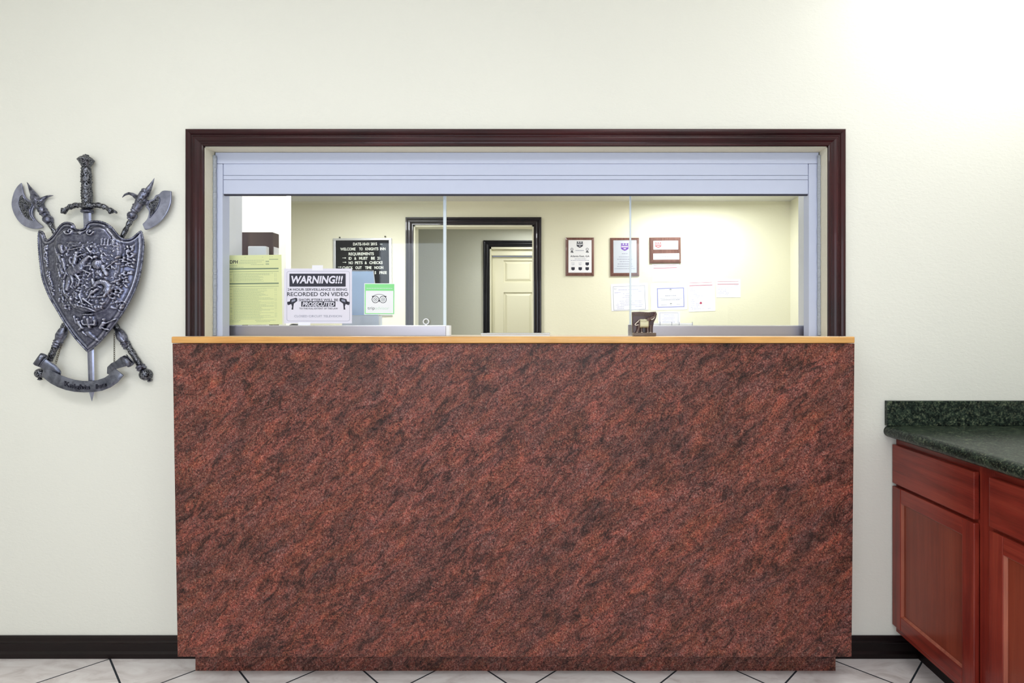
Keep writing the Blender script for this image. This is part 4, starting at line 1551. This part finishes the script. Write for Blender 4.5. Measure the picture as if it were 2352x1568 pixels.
def cap(x0, y0, x1, y1, r0, h_, r1=None, Yp=None):
    """raised capsule on the casting, pixel coordinates"""
    global hgt
    Yp = Yp or YC
    r1 = r0 if r1 is None else r1
    a = np.array([X(x0, Yp), Z(y0, Yp)]); b_ = np.array([X(x1, Yp), Z(y1, Yp)])
    s = Yp / F
    ab = b_ - a
    m0 = (GX > min(a[0], b_[0]) - .03) & (GX < max(a[0], b_[0]) + .03) & (GZ > min(a[1], b_[1]) - .03) & (GZ < max(a[1], b_[1]) + .03)
    gx_, gz_ = WX[m0], WZ[m0]
    t_ = np.clip(((gx_ - a[0]) * ab[0] + (gz_ - a[1]) * ab[1]) / (ab @ ab + 1e-12), 0, 1)
    d = np.hypot(gx_ - a[0] - t_ * ab[0], gz_ - a[1] - t_ * ab[1])
    r_ = (r0 + (r1 - r0) * t_) * s
    v_ = 1.3 * h_ * np.sqrt(np.clip(1 - (d / r_) ** 2, 0, 1))
    hgt[m0] = np.maximum(hgt[m0], v_)


rg = random.Random(21)
# background crowd: small limbs and heads scattered over the cartouche
for i in range(420):
    a, b_ = rg.uniform(128, 264), rg.uniform(560, 706)
    an = rg.uniform(0, math.pi); L = rg.uniform(1, 8)
    cap(a, b_, a + L * math.cos(an), b_ + L * math.sin(an), rg.uniform(1.2, 3.2), rg.uniform(.0015, .0045), rg.uniform(.6, 2.0))
# castle and trees at the top
for a in (232, 238, 244, 250, 256):
    cap(a, 548, a, 562, 1.4, .0028)
cap(232, 562, 257, 562, 1.5, .003); cap(254, 542, 254, 560, 2.6, .004)
for i in range(26):
    cap(rg.uniform(150, 225), rg.uniform(556, 572), rg.uniform(150, 225), 566, 1.3, .002)
# rearing horse at the centre: rump, barrel, neck, head, legs
cap(172, 622, 188, 616, 13, .0085, 11); cap(188, 614, 200, 598, 9, .0075, 6); cap(200, 598, 210, 589, 5.5, .0075, 3.6); cap(210, 589, 217, 594, 3.6, .007, 2.4)
cap(195, 612, 214, 609, 3.2, .005, 2.2); cap(214, 609, 210, 620, 2.2, .005, 1.6); cap(193, 620, 212, 628, 3, .005, 2); cap(212, 628, 206, 636, 2, .005)
cap(168, 632, 174, 648, 5, .006, 2.6); cap(174, 648, 168, 660, 2.4, .006, 1.8); cap(180, 632, 190, 644, 4.4, .006, 2.4); cap(190, 644, 186, 656, 2.2, .006)
cap(160, 620, 150, 640, 3, .0045, 1.5)
# rider
cap(178, 606, 182, 588, 6, .009, 5); cap(183, 582, 183, 581, 4.2, .0095); cap(182, 592, 196, 586, 2.6, .0085, 1.8); cap(174, 606, 182, 622, 3.4, .0095, 2.2)
cap(160, 575, 196, 568, 1.1, .0065); cap(122, 566, 165, 640, .9, .006)
# second knight with a round shield and lance at the right
cap(225, 606, 225, 607, 11.5, .0085); cap(225, 606, 225, 607, 6, .0102); cap(222, 590, 222, 591, 4.4, .0085); cap(236, 612, 244, 630, 6, .006, 4); cap(238, 622, 262, 598, 1.2, .0075)
cap(262, 592, 266, 588, 2.2, .006)
cap(205, 570, 212, 580, 4, .006, 3); cap(213, 566, 213, 567, 3.4, .0065)
# fallen horse: curved back
for k in range(8):
    t0 = math.radians(200 + k * 24); t1 = math.radians(200 + (k + 1) * 24)
    cap(234 + 13 * math.cos(t0), 660 + 13 * math.sin(t0), 234 + 13 * math.cos(t1), 660 + 13 * math.sin(t1), 5 + k * .5, .0075, 5.5 + k * .5)
cap(219, 652, 217, 641, 4.6, .0075, 3); cap(246, 668, 240, 680, 4.6, .007, 3); cap(240, 680, 226, 682, 3, .006, 2); cap(216, 668, 208, 684, 3.4, .0065, 2.4)
cap(212, 676, 226, 664, 3.4, .007, 3.2); cap(196, 686, 214, 700, 3.4, .0065, 2.4); cap(188, 676, 194, 694, 3, .006, 2)
cap(168, 686, 168, 687, 4.4, .0065); cap(164, 640, 158, 664, 7, .006, 5); cap(150, 652, 152, 674, 4, .0055, 3)
cap(176, 700, 206, 708, 1.6, .005); cap(206, 708, 216, 716, 1.5, .005); cap(180, 692, 200, 700, 1.5, .006)
cap(140, 566, 146, 580, 6, .005, 4); cap(136, 585, 142, 600, 4, .005, 3); cap(146, 596, 152, 612, 4.5, .005, 3); cap(140, 610, 145, 626, 3.6, .004)
# scrolls of the top edge
for (cx_, cy_, s) in ((207, 532, 1), (158, 530, -1), (183, 533, 1)):
    R0 = 9.5 if cx_ != 183 else 4
    for k in range(18):
        a0_ = k * .42; r0_ = R0 * (1 - k / 20); a1_ = (k + 1) * .42; r1_ = R0 * (1 - (k + 1) / 20)
        cap(cx_ + s * r0_ * math.cos(a0_), cy_ + r0_ * math.sin(a0_), cx_ + s * r1_ * math.cos(a1_), cy_ + r1_ * math.sin(a1_), 1.7, .006)
# lion mask and seated figures near the point
cap(197, 735, 197, 736, 15, .006); cap(191, 728, 191, 729, 3, .009); cap(204, 728, 204, 729, 3, .009); cap(197, 733, 197, 741, 3.4, .0095); cap(186, 745, 208, 745, 3, .0085)
cap(188, 722, 207, 722, 1.6, .0085); cap(197, 748, 197, 752, 5, .008, 3); cap(184, 736, 184, 744, 2.6, .008); cap(210, 736, 210, 744, 2.6, .008)
cap(172, 740, 178, 752, 5, .0065, 4); cap(171, 732, 171, 733, 3.2, .007); cap(178, 752, 168, 758, 3, .006, 2); cap(166, 742, 164, 726, 2, .005)
cap(226, 742, 218, 752, 4.6, .0065, 4); cap(228, 733, 228, 734, 3.2, .007); cap(219, 752, 236, 758, 3, .006, 2); cap(236, 758, 226, 766, 2.2, .005, 1.4); cap(230, 742, 252, 732, 1.6, .005)
cap(188, 766, 206, 782, 6, .003, 3); cap(176, 762, 184, 770, 2, .004)
# medallions and trophies of arms down both side borders
for (a, b_, r_) in ((266, 703, 11), (144, 704, 8)):
    for k in range(16):
        t0 = k / 16 * 2 * math.pi; t1 = (k + 1) / 16 * 2 * math.pi
        cap(a + r_ * math.cos(t0), b_ + r_ * 1.1 * math.sin(t0), a + r_ * math.cos(t1), b_ + r_ * 1.1 * math.sin(t1), 1.1, .002)
    cap(a, b_ - 2, a, b_ + 2, r_ * .55, .005); cap(a - 3, b_ - 4, a + 3, b_ - 3, 1.6, .006); cap(a - 2, b_ + 4, a + 3, b_ + 4, 1.8, .006)
for i in range(110):
    t_ = i / 110
    yy = 563 + 117 * t_
    if 612 < yy < 622:
        continue
    cxr = 296 - 26 * max(0, t_ - .45) / .55 if t_ > .45 else 296
    a = cxr + rg.uniform(-9, 9)
    an = rg.uniform(0, 3.14); L = rg.uniform(1, 5)
    cap(a, yy, a + L * math.cos(an), yy + L * math.sin(an), rg.uniform(1.2, 2.6), rg.uniform(.003, .0055), Yp=YE - .02)
    cxl = 107 + 24 * max(0, t_ - .3) / .7
    a = cxl + rg.uniform(-5, 5)
    cap(a, yy, a + L * .6 * math.cos(an), yy + L * math.sin(an), rg.uniform(1.0, 2.0), rg.uniform(.003, .0055), Yp=YE - .02)
def blur(a, r):
    k_ = 2 * r + 1
    for ax_ in (0, 1):
        p_ = np.pad(a, [(r + 1, r) if q == ax_ else (0, 0) for q in (0, 1)], mode='edge')
        c_ = np.cumsum(p_, axis=ax_)
        a = (np.take(c_, range(k_, c_.shape[ax_]), axis=ax_) - np.take(c_, range(0, c_.shape[ax_] - k_), axis=ax_)) / k_
    return a


hgt = blur(hgt, 1)
crumple = np.abs(np.sin(GX * 640 + 3 * np.sin(GZ * 300)) * np.sin(GZ * 560 + 3 * np.sin(GX * 260 + 1)))
field = np.clip((Z(552, YC) - GZ) / .02, 0, 1) * np.clip(dcs / .006, 0, 1)
hgt = hgt + .0013 * crumple * field * np.clip(1 - hgt / .004, 0, 1)
# drapery and muscle lines chased into the larger figures
hgt = hgt - .0005 * np.clip(hgt / .006, 0, 1) * (np.sin((GX + .6 * GZ) * 900 + 4 * np.sin(GZ * 120)) > .55)
total = plateau + hgt + band + rim
relief = np.clip(.42 + (total - blur(blur(total, 4), 3)) / .0042 * .5, 0, 1)
Yv = (D - .034) - dome - plateau - band - rim - hgt
idx = -np.ones(GX.shape, int)
vsl = []; att = []
ii, jj = np.where(ins)
for k, (i, j) in enumerate(zip(ii, jj)):
    idx[i, j] = k
    vsl.append((GX[i, j], Yv[i, j], GZ[i, j])); att.append(relief[i, j])
fsl = []
a_ = idx[:-1, :-1]; b__ = idx[:-1, 1:]; c__ = idx[1:, 1:]; d__ = idx[1:, :-1]
ok = (a_ >= 0) & (b__ >= 0) & (c__ >= 0) & (d__ >= 0)
fsl = list(zip(a_[ok].tolist(), b__[ok].tolist(), c__[ok].tolist(), d__[ok].tolist()))
mb = MB(); mb.v = vsl; mb.f = fsl
SHD = obj('shield', mb, M['shield'], TR, fixn=False)
for p in SHD.data.polygons:
    p.use_smooth = True
ca = SHD.data.attributes.new('relief', 'FLOAT', 'POINT')
ca.data.foreach_set('value', np.array(att, dtype=np.float32))
# rear wall of the shield casting
sm = SHD.modifiers.new('solid', 'SOLIDIFY'); sm.thickness = .002; sm.offset = -1
# rim rope
loop = [Vector((a, YE - .001 - float(body(np.array([a]), np.array([b_]))[0]), b_)) for a, b_ in poly]
fine_loop = []
for i in range(len(loop)):
    p, q_ = loop[i], loop[(i + 1) % len(loop)]
    nseg = max(1, int((q_ - p).length / .0015))
    for k in range(nseg):
        fine_loop.append(p.lerp(q_, k / nseg))
mb = MB().tube(fine_loop, .0036, 10, twist=(1.1, .16, 2), closed=True)
obj('rope_rim', mb, M['pewter'], SHD, smooth=True)

# sword
YS = D - .024
s = YS / F
sw = bpy.data.objects.new('sword', None); COL.objects.link(sw); sw.parent = TR
ORIG[sw.name] = worldloc(TR)
A = lambda t_: 197 + 14 * (t_ - 360) / 561      # axis of the sword, px at row t


def SP(row, dx=0, dy=0): return P(A(row) + dx, row, YS - dy)


mb = MB()
rows_ = [(488, 9.2), (560, 9), (640, 8.6), (720, 8.2), (806, 7.6), (860, 7.2), (893, 6.6), (900, 6), (912, 3), (921.5, .3)]
vs_ = []
for r_, w2 in rows_:
    vs_ += [SP(r_, -w2), SP(r_, -w2 * .35, .0035), SP(r_, w2 * .35, .0035), SP(r_, w2), SP(r_, 0, -.003)]
fs_ = []
for i in range(len(rows_) - 1):
    for k in range(5):
        j = (k + 1) % 5
        fs_.append((i * 5 + k, i * 5 + j, (i + 1) * 5 + j, (i + 1) * 5 + k))
fs_ += [tuple(range(5)), tuple((len(rows_) - 1) * 5 + k for k in range(4, -1, -1))]
obj('sword_blade', MB().add(vs_, fs_), M['pewter_l'], sw)
prof = []
N_ = 46
for i in range(N_ + 1):
    t_ = i / N_
    r_ = 8.2 + 2.0 * math.sin(math.pi * min(1, t_ * 2.2)) * (t_ < .45) + 2.4 * math.sin(math.pi * (t_ - .36) / .64) * (t_ > .36)
    if abs(t_ - .36) < .025: r_ = 11
    if t_ < .03 or t_ > .97: r_ = 9.5
    prof.append((t_, r_ * s))
mb = MB().lathe(SP(386, 0, .004), SP(474, 0, .004), prof, 28, bump=(.10, 5, 1.9))
obj('grip', mb, M['pewter_d'], sw, smooth=True)
mb = MB().lathe(SP(387, 0, .004), SP(359, 0, .004), [(0, 8 * s), (.03, 9 * s), (.1, 8 * s), (.3, 10.5 * s), (.62, 15 * s), (.66, 16.5 * s), (.72, 16.5 * s), (.76, 15 * s), (.9, 12 * s), (1, 7 * s)], 24)
for k in range(7):
    an = k / 7 * 2 * math.pi
    mb.ball(SP(357.5, 5 * math.cos(an), .004 + .005 * math.sin(an)), .0042, 10, 8)
mb.ball(SP(356, 0, .005), .0042, 10, 8)
obj('pommel', mb, M['pewter_d'], sw, smooth=True)
mb = MB()
g_ = [(142.5, 484, 4.5), (147, 484, 7.5), (150, 482, 5), (156, 478, 4.2), (162, 475, 6.2), (168, 473, 5.2), (175, 471.5, 6.4), (182, 471, 5), (189, 472, 6.5), (196, 473, 8)]
pth = [P(a, b_, YS - .005) for a, b_, r_ in g_] + [P(2 * A(474) - a + 2, b_, YS - .005) for a, b_, r_ in reversed(g_)]
rad = [r_ * s for *_, r_ in g_] + [r_ * s for *_, r_ in reversed(g_)]
# refine
fp, frd = [], []
for i in range(len(pth) - 1):
    for k in range(5):
        fp.append(pth[i].lerp(pth[i + 1], k / 5)); frd.append(rad[i] + (rad[i + 1] - rad[i]) * k / 5)
fp.append(pth[-1]); frd.append(rad[-1])
mb.tube(fp, frd, 14, twist=(.9, .12, 3))
mb.ball(SP(471, 0, .013), (.011, .007, .014))
mb.ball(P(144.5, 486, YS - .005), (.005, .006, .010), rot=Matrix.Rotation(.9, 3, 'Y'))
mb.ball(P(264.5, 486, YS - .005), (.005, .006, .010), rot=Matrix.Rotation(-.9, 3, 'Y'))
obj('crossguard', mb, M['pewter_d'], sw, smooth=True)
mb = MB().lathe(SP(481, 0, .002), SP(489, 0, .002), [(0, 10 * s), (.2, 12.5 * s), (.4, 11 * s), (.6, 12.5 * s), (.8, 12.5 * s), (1, 10.5 * s)], 20)
obj('blade_collar', mb, M['pewter'], sw, smooth=True)


def axe(name, YA, head, blade, panel, spike, hook, up0, up1, low0, low1, knobs, lowk, ball, fin, label=None):
    s = YA / F
    ax = bpy.data.objects.new(name, None); COL.objects.link(ax); ax.parent = TR
    ORIG[ax.name] = worldloc(TR)
    # blade: thick in the middle, thin at the cutting edge
    bl = smooth_ring(blade[0], blade[1], 3)
    mb = MB().prism([P(a, b_, YA - .003) for a, b_ in bl], (0, .006, 0))
    obj('axe_blade', mb, M['pewter_l'], ax, bevel=.0025, bevseg=2)
    pn = smooth_ring(panel, set(), 3)
    obj('engraved_panel', MB().prism([P(a, b_, YA - .0031) for a, b_ in pn], (0, -.0014, 0)), M['pewter_d'], ax, bevel=.001)
    ring_ = [P(a, b_, YA - .0045) for a, b_ in pn]
    rr_ = MB().tube(ring_, .0012, 6, closed=True)
    rr = random.Random(4)
    cxp = sum(a for a, _ in panel) / len(panel); cyp = sum(b_ for _, b_ in panel) / len(panel)
    for i in range(34):
        q0 = rr.choice(pn); t_ = rr.uniform(0, .85)
        a, b_ = cxp + (q0[0] - cxp) * t_, cyp + (q0[1] - cyp) * t_
        an = rr.uniform(0, 6.28)
        rr_.tube([P(a + 2.2 * math.cos(an + k) * (1 - k * .12), b_ + 2.2 * math.sin(an + k) * (1 - k * .12), YA - .0048) for k in range(4)], .0009, 5)
    obj('scroll_relief', rr_, M['pewter'], ax, smooth=True)
    # socket, spike, hook as one cast head
    mb = MB()
    h0, h1, hr = head
    mb.lathe(P(*h0, YA), P(*h1, YA), [(0, hr * .8 * s), (.08, hr * s), (.3, hr * 1.12 * s), (.5, hr * 1.15 * s), (.7, hr * s), (.92, hr * .95 * s), (1, hr * .8 * s)], 18)
    mb.tube([P(a, b_, YA) for a, b_, r_ in spike], [r_ * s for *_, r_ in spike], 12)
    mb.tube([P(a, b_, YA) for a, b_, r_ in hook], [r_ * s for *_, r_ in hook], 12)
    nk = blade[2]
    mb.tube([P(*nk[0], YA), P(*nk[1], YA)], [hr * .75 * s, hr * .8 * s], 12, flat=.6)
    obj('axe_head', voxel(mb, .0016, 3), M['pewter'], ax, smooth=True)
    c_ = P((h0[0] + h1[0]) / 2, (h0[1] + h1[1]) / 2, YA - hr * s * 1.05)
    mb = MB().torus(c_, .0105, .0014, 'y', 22, 8, sx=.75)
    for k in range(5):
        mb.ball(c_ + Vector((.004 * math.cos(k * 1.3), -.001, .0075 * math.sin(k * 1.3))), (.0026, .002, .003), 8, 6)
    obj('boss_ornament', mb, M['pewter_d'], ax, smooth=True)
    # shaft: upper and lower runs
    mb = MB()
    def run(p0, p1, r_, bump_, n_=40):
        mb.lathe(p0, p1, [(k / n_, r_ * s * (1 + .05 * math.sin(k * .8))) for k in range(n_ + 1)], 20, bump=bump_)
    run(P(*up0, YA), P(*up1, YA), 4.8, (.13, 2, .55))
    run(P(*up1, YA), P(*low0, YA), 4.6, None, 6)
    run(P(*low0, YA), P(*low1, YA), 6.3, (.06, 6, 1.7))
    obj('axe_shaft', mb, M['pewter_d'], ax, smooth=True)
    for (t0, t1, pr) in knobs + lowk:
        mb = MB().lathe(P(*t0, YA), P(*t1, YA), [(a, r_ * s) for a, r_ in pr], 20)
        obj('turned_collar', mb, M['pewter'], ax, smooth=True)
    mb = MB().ball(P(*ball[0], YA), ball[1] * s, 20, 14)
    bp, fpnt = P(*ball[0], YA), P(*fin, YA)
    mb.lathe(bp.lerp(fpnt, .6), fpnt, [(0, 4.5 * s), (.3, 3.2 * s), (.6, 5.2 * s), (.85, 4.4 * s), (1, 2 * s)], 14)
    obj('finial', mb, M['pewter_d'], ax, smooth=True)
    return ax


COLL = [(0, 6), (.1, 8), (.2, 8), (.3, 6), (.42, 9.5), (.6, 10.5), (.78, 9), (.88, 7), (.94, 7.8), (1, 6)]
LOWC = [(0, 6), (.15, 9), (.4, 10.8), (.58, 8.6), (.64, 8), (.70, 10), (.76, 8), (.82, 9.6), (.88, 7.6), (.95, 9), (1, 6.5)]
axe('battle_axe', D - .012, ((77, 449), (100, 487), 8.5),
    ([(48, 419), (38, 429), (30.6, 443), (25.8, 464), (27, 478), (33, 494), (43, 509), (55, 519), (71.4, 524.5), (86, 525), (99, 521), (93, 515), (85, 508), (77, 498), (74, 488), (76, 478), (84, 470), (76, 460), (66, 459), (58, 452), (53, 442), (51, 430)],
     {0, 10}, ((78, 466), (90, 462))),
    [(51, 448), (56, 456), (62, 462), (70, 464), (74, 470), (70, 478), (68, 488), (71, 498), (77, 506), (66, 504), (56, 497), (48, 486), (43, 472), (43, 458)],
    [(62, 418, .6), (67, 428, 2.4), (73, 439, 5), (80, 451, 7.5), (86, 462, 8.5)],
    [(123.5, 448.8, .6), (116, 449.5, 1.8), (108, 451.5, 3), (100, 456, 4.6), (92, 464, 7)],
    (98, 484), (126, 534), (262, 744), (326, 845),
    [((96, 480), (103, 492), [(0, 7), (.2, 9.5), (.5, 8), (.8, 9.5), (1, 7)]), ((103, 490), (115, 513), COLL)],
    [((271, 757), (294, 800), LOWC), ((320, 838), (327, 849), [(0, 6.5), (.25, 10), (.5, 8.5), (.75, 10.5), (1, 8)])],
    ((335, 860), 13.5), (345.5, 876))
axe('battle_axe', D - .022, ((333, 440), (312, 484), 8.8),
    ([(371, 439), (378, 437), (393, 438.4), (393, 459), (389, 475), (381, 492), (368, 508), (352, 520), (338, 527), (331.6, 527), (326.5, 514), (335, 506), (339.5, 497), (341, 484), (334, 473), (342, 460), (352, 456), (357, 448), (365, 445)],
     {2, 9, 10}, ((326, 462), (342, 467))),
    [(365, 452), (366, 462), (362, 474), (356, 484), (348, 494), (343, 500), (345, 490), (344, 480), (340, 471), (345, 464), (354, 460), (359, 453)],
    [(354.7, 408.8, .6), (350, 419, 2.6), (344, 430, 5), (338, 440, 6.8), (333, 448, 8)],
    [(280.6, 453.5, .8), (287, 447, 2.2), (296, 444, 3.2), (305, 446.5, 4.2), (313, 452, 5.6), (322, 458, 7)],
    (313, 482), (276, 552), (150, 744), (113, 828),
    [((337, 434), (333, 444), [(0, 6), (.3, 9), (.7, 9), (1, 7)]), ((316, 470), (311, 482), [(0, 7.5), (.2, 9.5), (.5, 8), (.8, 9), (1, 7)]), ((311, 480), (299, 505), COLL)],
    [((148, 752), (128, 798), LOWC)],
    ((93, 857), 11.5), (91.5, 873))

# motto ribbon
YR = D - .040
rb = bpy.data.objects.new('motto_ribbon', None); COL.objects.link(rb); rb.parent = TR
ORIG[rb.name] = worldloc(TR)
top_e = [(104, 838), (110, 845), (124, 853), (139, 861), (156, 867.5), (173, 872), (190, 874.5), (208, 875), (225, 872.5), (241, 867), (254, 858), (265, 846.5)]
bot_e = [(96, 862), (104, 870), (117, 880), (133, 888.5), (152, 895.5), (172, 899.5), (194, 900.8), (215, 900), (235, 897), (254, 889.5), (270, 878.5), (284, 862)]


def ribbon(te, be, ys, name, mt=None, n=4):
    rows = []
    for (a, b_), (c_, d_), y in zip(te, be, ys):
        r_ = []
        for k in range(n + 1):
            t_ = k / n
            r_.append(P(a + (c_ - a) * t_, b_ + (d_ - b_) * t_, y - .003 * math.sin(math.pi * t_)))
        rows.append(r_)
    o = obj(name, MB().strip(rows), mt or M['pewter_b'], rb, smooth=True, fixn=False)
    sm = o.modifiers.new('solid', 'SOLIDIFY'); sm.thickness = .004; sm.offset = 0
    bv = o.modifiers.new('bevel', 'BEVEL'); bv.width = .0012; bv.segments = 2; bv.limit_method = 'ANGLE'
    return o


n_ = len(top_e)
ribbon(top_e, bot_e, [YR - .008 * math.sin(math.pi * i / (n_ - 1)) for i in range(n_)], 'ribbon_band')
# left fold and curl
ribbon([(104, 838), (112, 834), (122, 836), (132, 843), (140, 852)], [(98, 852), (112, 850), (122, 852), (132, 857), (139, 861)], [YR + .004, YR + .008, YR + .012, YR + .012, YR + .006], 'ribbon_fold')
ribbon([(139, 850), (128, 838), (114, 829), (103, 822), (94, 815)], [(135, 861), (118, 856), (100, 848), (92, 843), (79, 838)], [YR + .006, YR, YR - .004, YR - .010, YR - .018], 'ribbon_fold')
ribbon([(265, 846.5), (256, 846), (250, 851)], [(284, 862), (262, 863), (247, 858)], [YR, YR + .008, YR + .010], 'ribbon_fold')
ribbon([(247, 843), (256, 834), (268, 828), (278, 819)], [(246, 858), (264, 848), (284, 842), (304, 838)], [YR + .008, YR + .002, YR - .006, YR - .014], 'ribbon_fold')
for (p0, p1, r_) in (((100, 815), (84, 837), 8), ((283, 820), (300, 838), 8.5)):
    mb = MB()
    a0 = P(*p0, YR - .016); a1 = P(*p1, YR - .016)
    ax_ = (a1 - a0).normalized()
    u_ = ax_.cross(Vector((0, 1, 0))).normalized(); v_ = Vector((0, 1, 0))
    rows = []
    for k in range(30):
        an = k * .42
        rr_ = r_ * YR / F * (1 - k / 42)
        off_ = u_ * (math.cos(an) * rr_) + v_ * (math.sin(an) * rr_)
        rows.append([a0 + off_, a1 + off_])
    o = obj('ribbon_curl', MB().strip(rows), M['pewter_b'], rb, smooth=True, fixn=False)
    sm = o.modifiers.new('solid', 'SOLIDIFY'); sm.thickness = .002; sm.offset = 0
# lettering on the ribbon, following its curve
tm = textmb('Knights  Inn', 0, 100, 0, 10, D, None, bold=.03, spacing=1.15)
xs_ = [v[0] for v in tm.v]; zs_ = [v[2] for v in tm.v]
x0_, x1_ = min(xs_), max(xs_); zmid = Z(0, D)


def ctr_line(px):
    for i in range(n_ - 1):
        m0 = ((top_e[i][0] + bot_e[i][0]) / 2, (top_e[i][1] + bot_e[i][1]) / 2)
        m1 = ((top_e[i + 1][0] + bot_e[i + 1][0]) / 2, (top_e[i + 1][1] + bot_e[i + 1][1]) / 2)
        if m0[0] <= px <= m1[0]:
            t_ = (px - m0[0]) / (m1[0] - m0[0]); return m0[1] + (m1[1] - m0[1]) * t_
    return 888
tv = []
for v_ in tm.v:
    px = 147 + (v_[0] - x0_) / (x1_ - x0_) * (241 - 147)
    dz = (v_[2] - zmid) / (D / F)     # pixels above the middle
    py = ctr_line(px) + 1 - dz * 1.15
    tv.append(P(px, py, YR - .0150))
tm.v = [tuple(v_) for v_ in tv]
lt = obj('motto_lettering', tm, M['ink'], rb)
sm = lt.modifiers.new('solid', 'SOLIDIFY'); sm.thickness = .002

# chains
for (p0, p1) in (((262.5, 766), (262.5, 838)), ((141, 790), (128, 834))):
    mb = MB()
    a0, a1 = P(*p0, D - .03), P(*p1, D - .034)
    n3 = 15 if p0[0] > 200 else 10
    for k in range(n3):
        c_ = a0.lerp(a1, (k + .5) / n3)
        L = (a1 - a0).length / n3
        path = []
        for q_ in range(14):
            an = q_ / 14 * 2 * math.pi
            o_ = math.cos(an) * .0024
            path.append(c_ + Vector((o_ if k % 2 else o_ * .4, 0 if k % 2 else o_ * .9, math.sin(an) * L * .72)))
        mb.tube(path, .0008, 6, closed=True)
    obj('hanging_chain', mb, M['chain'], TR, smooth=True)
